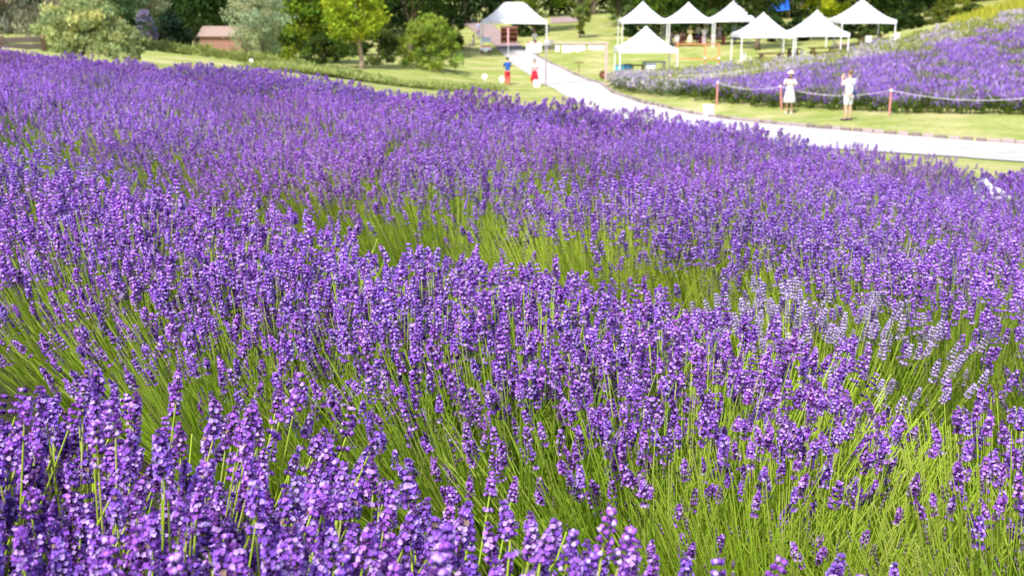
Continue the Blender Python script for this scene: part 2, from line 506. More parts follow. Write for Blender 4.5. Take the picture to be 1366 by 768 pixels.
def stems_mesh(r, plan, rad=.0013, sides=3, bare_buds=True):
    V, Fq, Cc = [], [], []
    nv = 0
    for foot, mid, tip, d, fl, q in plan:
        pts = [foot, foot * .45 + mid * .55 + r.normal(0, .004, 3), mid, (mid + tip) / 2 + r.normal(0, .003, 3), tip + d * .006]
        g = r.uniform(.85, 1.2)
        base = np.array((.46, .64, .035)) * g if r.random() < .75 else np.array((.58, .66, .13)) * g
        for i, p in enumerate(pts):
            dd = unit(pts[min(i + 1, 4)] - pts[max(i - 1, 0)])
            u, w = basis(dd)
            rr = rad * (1.25 - .12 * i)
            V.append(np.array([p + rr * (math.cos(6.2832 * k / sides) * u + math.sin(6.2832 * k / sides) * w) for k in range(sides)]))
            top = np.array((.52, .54, .30))
            Cc.append(np.tile(base * (1 - .18 * i / 4) + top * .18 * i / 4, (sides, 1)))
        for i in range(4):
            for k in range(sides):
                a0 = nv + i * sides + k; a1 = nv + i * sides + (k + 1) % sides
                Fq.append((a0, a1, a1 + sides, a0 + sides))
        nv += 5 * sides
        if not fl and bare_buds and r.random() < .22:    # an unopened head: a slim grey-violet bud
            s = r.uniform(.6, 1.2)
            c = tip + d * .012
            u, w = basis(d)
            for k in range(3):
                cc = c - d * .010 * k
                rr = .0030 * s
                V.append(np.array([cc - d * .006, cc + u * rr, cc + w * rr, cc - u * rr, cc - w * rr, cc + d * .006]))
                Cc.append(np.tile(np.array((.22, .17, .22)) * r.uniform(.7, 1.2), (6, 1)))
                for t in OCT_T: Fq.append((nv + t[0], nv + t[1], nv + t[2], -1))
                nv += 6
    Fq = np.array(Fq)
    tri = Fq[Fq[:, 3] < 0][:, :3]; qd = Fq[Fq[:, 3] >= 0]
    return np_mesh('stems', np.concatenate(V), tris=tri, quads=qd, tint=np.clip(np.concatenate(Cc), 0, 1))
def foliage_mesh(r, n=420, rad=.30, H=.26):
    """narrow grey-green leaves of the low mound and up the lower stems"""
    V, Qd, Cc = [], [], []
    for i in range(n):
        q = math.sqrt(r.random()); a = r.uniform(0, 6.283)
        b = np.array((math.cos(a), math.sin(a), 0))
        h = r.uniform(.02, H * (1.1 - .55 * q))
        c = b * q * rad + np.array((0, 0, h))
        d = unit(b * r.uniform(.1, .9) * (q + .3) + np.array((0, 0, r.uniform(.4, 1.2))) + r.normal(0, .35, 3))
        u, _ = basis(d)
        L, w = r.uniform(.03, .06), r.uniform(.0018, .003)
        V.append(np.array([c, c + d * L * .5 + u * w, c + d * L, c + d * L * .5 - u * w]))
        Qd.append((4 * i, 4 * i + 1, 4 * i + 2, 4 * i + 3))
        Cc.append(np.tile(np.array([(.13,.18,.06),(.17,.22,.09),(.10,.15,.045),(.22,.24,.10)][r.integers(4)]) * r.uniform(.8, 1.2), (4, 1)))
    return np_mesh('foliage', np.concatenate(V), quads=Qd, tint=np.concatenate(Cc))
def orient(d, spin):
    u, w = basis(np.asarray(d))
    c, s = math.cos(spin), math.sin(spin)
    return np.stack([c * u + s * w, -s * u + c * w, d], 1)
def heads_mesh(r, plan, protos, extra_tilt=.12, scale=(.85, 1.2)):
    V, T, Cc = [], [], []
    nv = 0
    for foot, mid, tip, d, fl, q in plan:
        if not fl: continue
        v, t, c = protos[r.integers(len(protos))]
        Mx = orient(unit(d + r.normal(0, extra_tilt, 3) * np.array((1, 1, .3))), r.uniform(0, 6.28)) * r.uniform(*scale)
        V.append(v @ Mx.T + tip); T.append(t + nv); nv += len(v)
        Cc.append(c * r.uniform(.82, 1.15))
    return np_mesh('flower_spikes', np.concatenate(V), tris=np.concatenate(T), tint=np.clip(np.concatenate(Cc), 0, 1))

near_protos = []
for i in range(9):
    v, t, c = spike_near(rng)
    me = np_mesh('flower_spike', v, tris=t, tint=c); me.materials.append(M_petal)
    near_protos.append(me)
mid_protos = [spike_mid(rng, 5, 8, True) for _ in range(8)]
far_protos = [spike_mid(rng, 5, 5, False) for _ in range(8)]
pale_protos = [spike_mid(rng, 6, 7, True, pale=True) for _ in range(5)]

def lavender_thing(label, group, loc, rz, scale):
    o = thing('lavender_bush', label, 'lavender', loc, rz, group)
    o.scale = (scale, scale, scale)
    return o
# variants: list of (stems mesh, foliage mesh, heads mesh or plan)
def make_variant(kind, n, flower, side, **kw):
    pl = plan_bush(rng, n, flower, side, **kw)
    if kind == 'near':
        fl_ = [p for p in pl if p[4]]
        v = dict(kind=kind, stems=stems_mesh(rng, pl, .0014, 4), fol=foliage_mesh(rng, 520), plan=fl_[:300])
        if len(fl_) > 310: v['heads'] = heads_mesh(rng, fl_[300:], mid_protos)      # past 300: one joined part
        return v
    if kind == 'mid':
        return dict(kind=kind, stems=stems_mesh(rng, pl, .0014, 3), fol=foliage_mesh(rng, 360), heads=heads_mesh(rng, pl, mid_protos))
    if kind == 'pale':
        return dict(kind=kind, stems=stems_mesh(rng, pl, .0014, 3), fol=foliage_mesh(rng, 360), heads=heads_mesh(rng, pl, pale_protos))
    return dict(kind=kind, stems=stems_mesh(rng, pl, .0019, 3, False), fol=foliage_mesh(rng, 200), heads=heads_mesh(rng, pl, far_protos, extra_tilt=.3, scale=(.95, 1.25)))
VAR = {
    'near_full': [make_variant('near', 420, .98, .80, H=.585, short=.5) for _ in range(3)],
    'near_flank': [make_variant('near', 620, .97, .62, H=.70, short=.42) for _ in range(3)],
    'near_open': [make_variant('near', 860, .95, .27, H=.70, edge=(.44, .80), short=.6) for _ in range(3)],
    'near_sparse': [make_variant('near', 900, .80, .05, H=.68, edge=(.12, .50)) for _ in range(2)],
    'mid_full': [make_variant('mid', 620, .97, .45, short=.6) for _ in range(3)],
    'mid_dense': [make_variant('mid', 600, .97, .80, short=.5) for _ in range(2)],
    'mid_open': [make_variant('mid', 820, .95, .10, edge=(.38, .72)) for _ in range(3)],
    'mid_sparse': [make_variant('mid', 950, .72, .06, edge=(.12, .48), H=.66, short=.7) for _ in range(2)],
    'pale': [make_variant('pale', 300, .9, .5, H=.62)],
    'far': [make_variant('far', 620, .97, .48, H=.68) for _ in range(4)],
}
for vs in VAR.values():
    for v in vs:
        v['stems'].materials.append(M_stem); v['fol'].materials.append(M_leaf)
        if 'heads' in v: v['heads'].materials.append(M_petal)
def to_pix(x, y, z):
    dy, dz = y, z - EYE
    D = dy * CT - dz * ST
    return 683 + F * x / D, 384 - F * (dy * ST + dz * CT) / D, D
def put_bush(var, label, group, x, y, rz, scale, head=1.0):
    o = lavender_thing(label, group, (x, y, float(terrain(x, y))), rz, scale)
    tag(link('stems', var['stems'], None, o), kind='stuff')
    tag(link('foliage', var['fol'], None, o), kind='stuff')
    if var['kind'] == 'near':
        k = 0
        for foot, mid, tip, d, fl, q in var['plan']:
            if not fl or k >= 300: continue
            w_ = Matrix.Rotation(rz, 3, 'Z') @ Vector(tip) * scale + o.location
            if w_.y < .1: continue
            qx, qy, qd = to_pix(*w_)
            if qd < .2 or not (-260 < qx < 1626 and qy < 1010): continue      # far outside the view
            k += 1
            s = link('flower_spike', near_protos[rng.integers(len(near_protos))], None, o, tip)
            dd = unit(d + rng.normal(0, .12, 3) * np.array((1, 1, .3)))
            M3 = Matrix(orient(dd, rng.uniform(0, 6.28)).tolist())
            s.rotation_euler = M3.to_euler()
            s.scale = (rng.uniform(.88, 1.2) * head,) * 3
    if 'heads' in var:
        tag(link('flower_spikes', var['heads'], None, o), kind='stuff')
    return o
ORD = ['eighth', 'seventh', 'sixth', 'fifth', 'fourth', 'third', 'second', 'outermost']
ROWS = [.13, .37, 1.66, 3.30, 4.75, 5.70, 6.50, 7.25]
CHAIR = G(1350, 6.9)
for k_, nk in enumerate(ROWS):
    k = max(0, k_ - 1)
    step = .34 if k < 2 else .44
    s = -30 + .13 * k_
    while s < 12:
        s += step * random.uniform(.85, 1.15)
        n = nk + random.uniform(-.09, .09) + (.32 * float(sstep(-2.6, -.5, s)) if k == 1 else .26 * float(sstep(-.95, -.1, s)) if k == 0 else 0)
        x, y = s * TV[0] + n * NV[0], s * TV[1] + n * NV[1]
        px, py, D = to_pix(x, y, float(terrain(x, y)) + .55)
        if k == 0:
            if not -1.7 < s < .6: continue
            step = .18
        else:
            if D < .5: continue
            m = 560 / max(D, .45) + 30
            if px < -m or px > 1366 + m: continue
        if math.hypot(x - CHAIR.x, y - CHAIR.y) < .45 or (k >= 5 and 1300 < px < 1385 and 5.9 < D < 6.9): continue
        sc = random.uniform(.92, 1.10) * (1 - .06 * float(sstep(1080, 1300, px)) if k >= 3 else 1) * (.95 if k == 1 and 480 < px < 1150 else 1) * (.84 if k >= 4 and 1285 < px < 1400 and D < 6.2 else 1)
        row = 'violet lavender bush in the %s row in from the gravel path' % ORD[k_] if k < 6 else 'violet lavender bush in the outermost row, along the lawn and gravel path'
        grp = 'lavender bushes of the %s row' % ORD[k_]
        u = random.random()
        if k == 0: var = random.choice(VAR['near_full'])
        elif k == 1 and px > 960: var = random.choice(VAR['near_sparse'])
        elif k == 1 and D < 3.6: var = random.choice(VAR['near_open'] if px > 420 or u < .40 else VAR['near_flank'])
        elif k == 2 and 430 < px < 960: var = random.choice(VAR['mid_sparse'] if px > 640 and u < .85 else VAR['mid_open'])
        elif k in (2, 3) and px <= 430: var = random.choice(VAR['mid_dense'] if u < .7 else VAR['mid_full'])
        elif k == 2 and px > 930: var = random.choice(VAR['mid_open'])
        elif D < 8: var = random.choice(VAR['mid_full'] if u < .6 else VAR['mid_open'])
        else: var = random.choice(VAR['far'])
        look = next(n_ for n_, vs in VAR.items() if any(v is var for v in vs)).split('_')[-1]
        row = {'full': 'well flowered ', 'dense': 'thickly flowered ', 'flank': 'thickly flowered ', 'open': 'green-sided ', 'sparse': 'sparsely flowered green ', 'far': ''}[look] + row
        put_bush(var, row, grp, x, y, random.uniform(0, 6.28), sc, .84 if k == 0 else .92)

pl_xy = pix(1078, 420, 3.05)
put_bush(VAR['pale'][0], 'pale lilac lavender bush among the deep violet ones', None, pl_xy.x, pl_xy.y, 1.0, 1.02)

for px, D, sc in [(1392, 7.35, 1.0), (1352, 7.7, .92), (1310, 7.6, .9)]:
    g = G(px, D)
    put_bush(random.choice(VAR['far']), 'violet lavender bush behind the white iron chair at the end of the outermost row', 'lavender bushes behind the iron chair', g.x, g.y, px, sc)
# ------------------------------------------------------------------ trees and shrubs
def px_m(D): return D / F
def leaf_cloud(r, clumps, n, size, tint, droop=0.0, flat=.5, aspect=.55):
    """leaf-sized faces gathered in clumps: (centre, radius) list"""
    cs = np.array([c for c, _ in clumps]); rs = np.array([q for _, q in clumps])
    w = rs ** 2; w = w / w.sum()
    idx = r.choice(len(clumps), n, p=w)
    d = unit(r.normal(0, 1, (n, 3)))
    rad = rs[idx] * (r.random(n) ** .45) * np.where(r.random(n) < .18, 1.55, 1.0)
    c = cs[idx] + d * rad[:, None] * np.array((1, 1, .72))
    a = unit(r.normal(0, 1, (n, 3)) + np.array((0, 0, -droop * 2)))
    nrm = unit(r.normal(0, 1, (n, 3)) + np.array((0, 0, flat)) + d * .5)
    b = unit(np.cross(nrm, a))
    s = size * r.uniform(.6, 1.4, n)[:, None]
    bend = nrm * s * .12
    V = np.stack([c - a * s * .5, c + b * s * aspect * .5 + bend, c + a * s * .5, c - b * s * aspect * .5 + bend], 1).reshape(-1, 3)
    ct = r.uniform(.68, 1.26, len(clumps))[idx] * r.uniform(.8, 1.2, n)
    hue = r.normal(0, .06, len(clumps))[idx]
    t = np.asarray(tint)[None] * ct[:, None] * np.stack([1 + hue * 1.5, np.ones(n), 1 - hue], 1)
    i = np.arange(n) * 4
    T = np.concatenate([np.c_[i, i + 1, i + 2], np.c_[i, i + 2, i + 3]])
    return np_mesh('crown', V, tris=T, tint=np.clip(np.repeat(t, 4, 0), 0, 1))
M_foliage = organic('tree_leaves', .35, vary=.10)
def tree(name, label, cat, px, D, box, tint, n=5000, leaf=.26, group=None, clumps=60, trunk_r=.16, droop=0.0, bark=None, shape='round', lean=0.0, aspect=.55, base_y=None):
    """box: crown in the photograph's pixels (x0, y0, x1, y1); its foot stands on the ground D metres deep"""
    r = np.random.default_rng(abs(hash((px, D, n))) % 99991)
    g = G(px, D)
    root = thing(name, label, cat, g, 0, group)
    x0, y0, x1, y1 = box
    top, bot = pix(px, y0, D).z - g.z, pix(px, y1, D).z - g.z
    bot = max(bot, .05)
    cx = ((x0 + x1) / 2 - px) * px_m(D)
    rx = (x1 - x0) / 2 * px_m(D)
    H = top - bot
    cz = (top + bot) / 2
    cl = []
    clumps = int(clumps * 1.5)
    for i in range(clumps):
        d = unit(r.normal(0, 1, 3)); q = r.random() ** .36
        p = d * q
        wz = p[2]
        k = 1.0
        if shape == 'bush':
            wz = r.uniform(-1, 1); f_ = (wz + 1) / 2; a_ = r.uniform(0, 6.283)
            q = math.sqrt(r.random()) * (1 - f_ ** 2.2) ** .6 * min(1, .82 + f_)
            p = np.array((math.cos(a_) * q, math.sin(a_) * q, wz))
        if shape == 'spire':
            wz = r.uniform(-1, 1); f_ = (wz + 1) / 2; a_ = r.uniform(0, 6.283)
            q = math.sqrt(r.random()) * (1 - f_) ** .75
            p = np.array((math.cos(a_) * q, math.sin(a_) * q, wz))
        if shape == 'cone': k = .25 + .75 * (1 - (wz + 1) / 2)
        if shape == 'dome': k = 1.0 - .35 * max(0, wz)
        cl.append((np.array((cx + p[0] * rx * k * .92, p[1] * rx * k * .92, cz + wz * H / 2 * .92)), min(rx, H / 2) * r.uniform(.14, .33)))
    cm = leaf_cloud(r, cl, n, leaf, tint, droop, aspect=aspect)
    cm.materials.append(M_foliage)
    tag(link('crown', cm, None, root), kind='stuff')
    m = MB()
    th = bot + H * .55
    k = 7
    pts = [(lean * (i / k) ** 1.5 + cx * (i / k) ** 1.3 + r.normal(0, .03), r.normal(0, .03), -.15 + th * i / k) for i in range(k + 1)]
    m.tube(pts, [trunk_r * (1.25 - 1.05 * (i / k)) + (.08 if i == 0 else 0) for i in range(k + 1)], 8)
    for i in r.choice(len(cl), min(9, len(cl)), replace=False):
        c = cl[i][0]
        t = r.uniform(.35, .85)
        a = np.array(pts[int(t * k)])
        mid = (a + c) / 2 + np.array((0, 0, .1 * H * r.random()))
        m.tube([a, mid, c], [trunk_r * .45, trunk_r * .28, trunk_r * .08], 5)
    m.build('trunk', bark or M_bark, root, True)
    return root
YG, MG, DG, SG = (.20,.27,.035), (.105,.175,.03), (.035,.065,.018), (.27,.31,.17)
BG = 'dark trees of the wood'
# wood behind everything
i = 0
for px in range(-160, 1560, 56):
    D = random.uniform(138, 165)
    w = random.uniform(62, 90)
    tree('wood_tree', 'dark broadleaf tree in the wood closing the view behind the tents', 'tree', px, D, (px - w, -150 - random.uniform(0, 60), px + w, 60),
         [DG, (.05,.085,.02), (.028,.052,.016)][i % 3], 5200, .62, BG, 60, .30, shape='bush')
    i += 1
for px in range(-120, 1500, 66):
    D = random.uniform(118, 130)
    if 600 < px < 830: continue
    w = random.uniform(60, 80)
    tree('wood_tree', 'dark broadleaf tree in the wood closing the view behind the tents', 'tree', px, D, (px - w, -120, px + w, 60),
         [DG, (.06,.10,.02), (.03,.055,.016)][i % 3], 4800, .5, BG, 56, .28, shape='bush')
    i += 1
# left side
tree('willow', 'grey silvery weeping willow above the wooden fence', 'tree', -10, 46, (-110, -90, 95, 54), (.36,.34,.25), 11000, .20, clumps=60, droop=1.4, aspect=.25, trunk_r=.22)
tree('shrub', 'tall feathery yellow-green shrub behind the top of the lavender terrace', 'shrub', 112, 34, (44, -8, 182, 84), (.40,.45,.19), 13000, .13, clumps=110, shape='bush', droop=-.7, trunk_r=.05, aspect=.35)
tree('shrub', 'low pale grey-green shrub leaning out beside the feathery yellow-green one', 'shrub', 172, 37, (140, 36, 202, 84), (.34,.40,.18), 3600, .13, clumps=30, shape='bush', trunk_r=.03, aspect=.35)
tree('conifer', 'dark blue-green conifer behind the feathery shrub', 'tree', 168, 52, (124, -60, 212, 74), (.10,.17,.07), 7500, .18, clumps=60, shape='spire', trunk_r=.10, aspect=.3)
tree('flowering_shrub', 'lilac-flowered climbing shrub beside the dark ivy mound', 'shrub', 200, 60, (182, 12, 212, 74), (.27,.22,.36), 3600, .15, clumps=34, shape='bush', trunk_r=.05)
tree('shrub', 'dark ivy-green mound between lilac shrub and pink wooden shed', 'shrub', 234, 62, (200, 14, 266, 76), (.035,.055,.03), 6000, .17, clumps=44, shape='bush', trunk_r=.06)
tree('pine_tree', 'blackish green tree behind the pink wooden shed', 'tree', 262, 92, (200, -90, 330, 76), (.045,.08,.02), 8000, .34, clumps=60, shape='bush', trunk_r=.2)
tree('conifer', 'dusty pale conifer with drooping twigs over the lilac shrub', 'tree', 205, 75, (160, -60, 235, 30), (.20,.23,.14), 4500, .22, clumps=40, droop=1.0, trunk_r=.12, aspect=.3)
tree('olive_tree', 'silvery grey-green tree overhanging the pink wooden shed', 'tree', 352, 70, (302, -30, 388, 80), (.36,.42,.24), 8000, .17, clumps=66, droop=.4, trunk_r=.10, aspect=.4)
tree('maple_tree', 'bright mid-green tree with branches down to the ground beside silvery tree', 'tree', 405, 80, (352, -60, 474, 92), (.18,.26,.025), 14000, .25, clumps=100, shape='bush', trunk_r=.13)
tree('shrub', 'dark green undergrowth at the foot of the bright mid-green tree', 'shrub', 428, 76, (392, 48, 466, 98), (.07,.11,.025), 5000, .18, clumps=40, trunk_r=.05, shape='bush')
tree('linden_tree', 'small yellow-green tree with a bare pale trunk on the lawn', 'tree', 483, 72, (430, -45, 520, 58), (.30,.37,.03), 7000, .22, clumps=60, trunk_r=.15, bark=plain('pale_bark', (.33,.24,.17), .9, .3, 14, bump=.5))
tree('shrub', 'dark green shrub behind the small tree with the bare trunk', 'shrub', 503, 79, (458, 34, 552, 96), (.08,.12,.03), 5200, .18, clumps=44, shape='bush', trunk_r=.07)
tree('round_bush', 'big round yellow-green bush on the lawn beside the paved path', 'bush', 573, 75, (524, 21, 622, 96), (.25,.31,.045), 10000, .18, clumps=85, shape='bush', trunk_r=.08)
tree('chestnut_tree', 'large dark chestnut tree spreading over the round bush', 'tree', 545, 92, (490, -150, 650, 42), (.045,.078,.018), 9000, .34, clumps=80, trunk_r=.28)
# middle
tree('maple_tree', 'bright green tree behind the ridge-roofed tent', 'tree', 712, 118, (672, -90, 760, 26), (.16,.25,.025), 6000, .34, clumps=50, trunk_r=.18)
tree('poplar_tree', 'slim light-green young tree alone on the meadow', 'tree', 773, 106, (756, -40, 792, 54), (.20,.26,.06), 3500, .24, clumps=34, trunk_r=.08, droop=.3)
tree('birch_tree', 'pale green tree beside the row of three tents', 'tree', 824, 108, (806, -50, 848, 34), (.16,.21,.06), 3600, .26, clumps=36, trunk_r=.09)
tree('maple_tree', 'mid-green tree behind the gap between first and second tent of the row', 'tree', 880, 112, (838, -80, 925, 34), (.10,.165,.022), 5200, .32, clumps=46, trunk_r=.17)
tree('maple_tree', 'dull green tree behind the second and third tent of the row', 'tree', 948, 112, (905, -80, 990, 34), (.07,.12,.022), 5200, .32, clumps=46, trunk_r=.17)
tree('oak_tree', 'dark oak with a branch hanging in front of the third tent of the row', 'tree', 1010, 90, (968, -80, 1062, 26), (.05,.085,.02), 6500, .26, clumps=60, trunk_r=.16)
tree('acacia_tree', 'bright yellow-green tree behind the pair of joined tents', 'tree', 1098, 98, (1050, -50, 1145, 24), (.34,.42,.02), 6500, .26, clumps=50, trunk_r=.14)
tree('oak_tree', 'deep green tree behind the single tent on the slope', 'tree', 1205, 104, (1130, -120, 1252, 44), (.04,.075,.016), 8000, .34, clumps=66, trunk_r=.22)
for (px, D, box, tn, lb) in [(1252, 99, (1225,8,1290,46), (.13,.17,.03), 'wild green shrub at the foot of the yellow grassy bank'),
                         (1297, 98, (1276,6,1320,36), (.055,.09,.025), 'dark shrub halfway along the yellow grassy bank'),
                         (1262, 103, (1240,-14,1300,28), (.19,.23,.03), 'yellow-green shrub above the wild one on the bank')]:
    tree('shrub', lb, 'shrub', px, D, box, tn, 4200, .20, clumps=36, trunk_r=.05, shape='bush')
for px, D, y0, lb in [(846,106,22,1),(872,103,18,1),(898,105,16,1),(924,103,20,1),(950,105,14,1),(976,103,18,1),(1002,104,14,1),(1034,99,22,2),(1062,98,24,2),(1090,99,20,2),(1118,97,24,2),
                      (1140,94,26,3),(1166,93,22,3),(1192,94,16,3),(1216,96,18,3),(372,92,20,4),(402,94,10,4),(440,93,24,4),(474,92,14,4),(512,94,20,4),(548,96,8,4),(604,100,14,4),(694,113,22,5),(716,112,26,5)]:
    lb = {1: 'dark undergrowth shrub behind the row of three tents', 2: 'dark undergrowth shrub behind the joined pair of tents', 3: 'dark undergrowth shrub behind the tent highest on the slope', 5: 'dark undergrowth shrub seen under the ridge-roofed tent', 4: 'dark undergrowth shrub in the shade of the trees along the lawn'}[lb]
    tree('undergrowth_shrub', lb, 'shrub', px, D, (px - 20, y0, px + 20, 90), [DG, (.05,.085,.02), (.075,.12,.03)][px % 3], 2600, .26, lb.replace('shrub', 'shrubs'), 26, .05, shape='bush')
# tall yellow grass on the bank
def tall_grass():
    r = np.random.default_rng(3)
    n = 16000
    px = 1250 + 310 * r.random(n) ** .8; D = r.uniform(83, 112, n)
    V, T, C_ = [], [], []
    x = (px - 683) / F * D
    z = terrain(x, D); 
    h = r.uniform(.25, .6, n) + .8 * r.random(n) * (np.sin(px * .11 + D) > .1) * np.clip((px - 1262) / 60, 0, 1); a = r.uniform(0, 6.28, n); w = .05
    b = np.c_[x, D, z]
    t = b + np.c_[r.normal(0, .22, n), r.normal(0, .22, n), h]
    u = np.c_[np.cos(a) * w, np.sin(a) * w, np.zeros(n)]
    V = np.stack([b - u, b + u, t], 1).reshape(-1, 3)
    c = np.array([(.42,.40,.05),(.30,.35,.04),(.48,.42,.08)])[r.integers(0, 3, n)] * r.uniform(.8, 1.2, (n, 1))
    me = np_mesh('tall_grass', V, tris=np.arange(n * 3).reshape(-1, 3), tint=np.repeat(c, 3, 0))
    tag(link('tall_grass', me, M_foliage), 'tall yellow-green grass on the bank above the far lavender', 'grass', kind='stuff')
tall_grass()

# ------------------------------------------------------------------ low hedges and far lavender
def tuft_cloud(r, C, rad, H, n_each, cols, size=.12, up=.9, top_cols=None, mixf=.5):
    """mounds of short upright faces; C: foot points. The flower colour sits on the tips."""
    n = len(C) * n_each
    idx = np.repeat(np.arange(len(C)), n_each)
    a = r.uniform(0, 6.283, n); q = np.sqrt(r.random(n))
    rr, hh = np.asarray(rad)[idx] if np.ndim(rad) else rad, np.asarray(H)[idx] if np.ndim(H) else H
    h = hh * np.sqrt(np.maximum(0, 1 - q ** 2.4)) * r.uniform(.35, 1.0, n)
    c = C[idx] + np.c_[np.cos(a) * q * rr, np.sin(a) * q * rr, h * .9]
    d = unit(np.c_[np.cos(a) * q * .9, np.sin(a) * q * .9, np.full(n, up)] + r.normal(0, .3, (n, 3)))
    u = unit(np.cross(d, r.normal(0, 1, (n, 3))))
    s = size * r.uniform(.6, 1.3, n)[:, None]
    V = np.stack([c - u * s * .22, c + u * s * .22, c + d * s], 1).reshape(-1, 3)
    cols = np.asarray(cols)
    col = cols[r.integers(0, len(cols), n)]
    if top_cols is not None:
        tc = np.asarray(top_cols); isf = (h / np.maximum(hh, 1e-6) > .38) & (r.random(n) < (mixf[idx] if np.ndim(mixf) else mixf))
        col = np.where(isf[:, None], tc[r.integers(0, len(tc), n)], col)
    col = col * r.uniform(.8, 1.2, (n, 1))
    return np_mesh('tufts', V, tris=np.arange(n * 3).reshape(-1, 3), tint=np.clip(np.repeat(col, 3, 0), 0, 1))
GREY_GREEN = [(.30,.35,.10),(.36,.40,.14),(.25,.31,.08)]
PALE_GREEN = [(.33,.37,.12),(.38,.41,.16),(.28,.34,.09)]
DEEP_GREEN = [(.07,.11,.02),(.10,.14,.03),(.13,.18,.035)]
VIOLET = [(.30,.15,.54),(.35,.20,.57),(.25,.11,.46),(.42,.30,.60)]
PALE = [(.60,.52,.64),(.68,.60,.68),(.50,.42,.58),(.70,.64,.64)]
hedge_lines = [([(165,55),(230,54),(300,54),(345,53)], 'low clipped green hedge below the pink wooden shed', .55, GREY_GREEN),
               ([(335,55),(375,53),(430,53),(500,55)], 'low green hedge bending down the lawn from below the silvery tree', .5, GREY_GREEN),
               ([(395,49),(450,52),(520,56),(610,62),(655,66)], 'long low strip of flowerless lavender along the lawn', .30, PALE_GREEN),
               ([(350,46),(410,50),(470,53)], 'short low strip of flowerless lavender beside the violet terrace', .28, PALE_GREEN)]
for hl, lb, hh, cols in hedge_lines:
    ln = smooth_line(gxy(hl), .45)
    r = np.random.default_rng(len(lb))
    ln = ln + r.normal(0, .10, ln.shape)
    C = np.c_[ln, terrain(ln[:, 0], ln[:, 1])]
    c0 = C[len(C) // 2].copy()
    o = thing('low_hedge', lb, 'hedge', c0)
    me = tuft_cloud(r, C - c0, r.uniform(.5, .75, len(C)) * (1.5 if hh < .35 else 1), r.uniform(.7, 1.2, len(C)) * hh, 260, cols, .17)
    me.materials.append(M_foliage)
    tag(link('foliage', me, None, o), kind='stuff')
    m = MB()
    for c in (C - c0)[::3]: m.bar(c - np.array((0, 0, .05)), c + np.array((.02, 0, hh * .6)), .025, .012, 5)
    tag(m.build('stems', M_bark, o), kind='stuff')
# far lavender hillside: rows of bushes; the front edge as bushes of their own
rr = np.random.default_rng(11)
def hill_edge(px):      # depth of the field's front edge and of its top, by picture column
    return np.interp(px, [815,860,905,950,1000,1200,1366,1520], [69,62,54.5,50.5,48.5,44,42,41]), np.interp(px, [815,900,1000,1100,1160,1250,1366,1520], [72,71,72,75,80,80,80,82])
pts, kinds = [], []
for px in np.arange(822, 1540, 1.0):
    a, b = hill_edge(px)
    for f in np.arange(0, 1.0, .033):
        if rr.random() > .125: continue
        D = a + 1.4 + (b - a - 1.4) * (f + rr.uniform(0, .033))
        x = (px + rr.uniform(-4, 4) - 683) / F * D
        pts.append((x, D / CT - .25 * 4.0)); kinds.append((px, f))
pts = np.array(pts); kinds = np.array(kinds)
C = np.c_[pts, terrain(pts[:, 0], pts[:, 1])]
palemask = (kinds[:, 1] > np.interp(kinds[:, 0], [820,905,960,1000,1150,1300,1540], [-.1,.05,.33,.42,.60,.78,.82]) + rr.normal(0, .05, len(C)))
# low-frequency patches: some plants barely flower
patch = np.sin(C[:, 0] * .55 + C[:, 1] * .9) * .5 + np.sin(C[:, 0] * 1.3 - C[:, 1] * .37 + 2) * .5 + rr.normal(0, .45, len(C))
def add_field(mask, name, label, tops, cols, mix_lo, mix_hi, thr):
    Cm, pm = C[mask], patch[mask]
    c0 = Cm.mean(0)
    mf = np.where(pm > thr, mix_lo, mix_hi)
    me = tuft_cloud(rr, Cm - c0, rr.uniform(.42, .62, len(Cm)), rr.uniform(.42, .66, len(Cm)), 95, cols, .20, top_cols=tops, mixf=mf)
    o = link(name, me, M_foliage, None, c0)
    tag(o, label, 'lavender', kind='stuff')
add_field(~palemask, 'lavender_field', 'violet lavender rows covering the hillside behind the rope fence', VIOLET, [(.20,.23,.10),(.25,.27,.13),(.16,.19,.08)], .25, .90, .40)
add_field(palemask, 'pale_lavender_bed', 'pale mauve and green lavender bed in front of the tents', PALE + [(.36,.26,.60)], [(.34,.38,.10),(.42,.44,.14),(.28,.34,.08)], .10, .75, .10)
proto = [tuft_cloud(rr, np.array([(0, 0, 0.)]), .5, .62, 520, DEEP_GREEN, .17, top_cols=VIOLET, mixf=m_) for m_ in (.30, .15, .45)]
proto_pale = [tuft_cloud(rr, np.array([(0, 0, 0.)]), .55, .75, 520, [(.17,.22,.10),(.22,.26,.14),(.13,.18,.08)], .17, top_cols=PALE + [(.38,.30,.52)], mixf=m_) for m_ in (.35, .6)]
core = MB().bar((0, 0, -.05), (0, 0, .3), .05, .02, 6).mesh('stems'); core.materials.append(M_bark)
for me in proto + proto_pale: me.materials.append(M_foliage)
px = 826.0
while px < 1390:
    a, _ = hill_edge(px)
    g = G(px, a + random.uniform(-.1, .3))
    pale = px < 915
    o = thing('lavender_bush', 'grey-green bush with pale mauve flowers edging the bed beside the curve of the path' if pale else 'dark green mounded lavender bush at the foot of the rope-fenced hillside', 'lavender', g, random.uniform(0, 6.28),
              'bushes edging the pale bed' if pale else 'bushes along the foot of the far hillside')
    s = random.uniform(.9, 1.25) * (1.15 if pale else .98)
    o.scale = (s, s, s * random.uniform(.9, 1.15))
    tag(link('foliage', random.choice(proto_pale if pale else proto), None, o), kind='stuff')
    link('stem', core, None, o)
    px += (1.0 * F / a) * random.uniform(.75, 1.0) * (.6 if pale else 1)

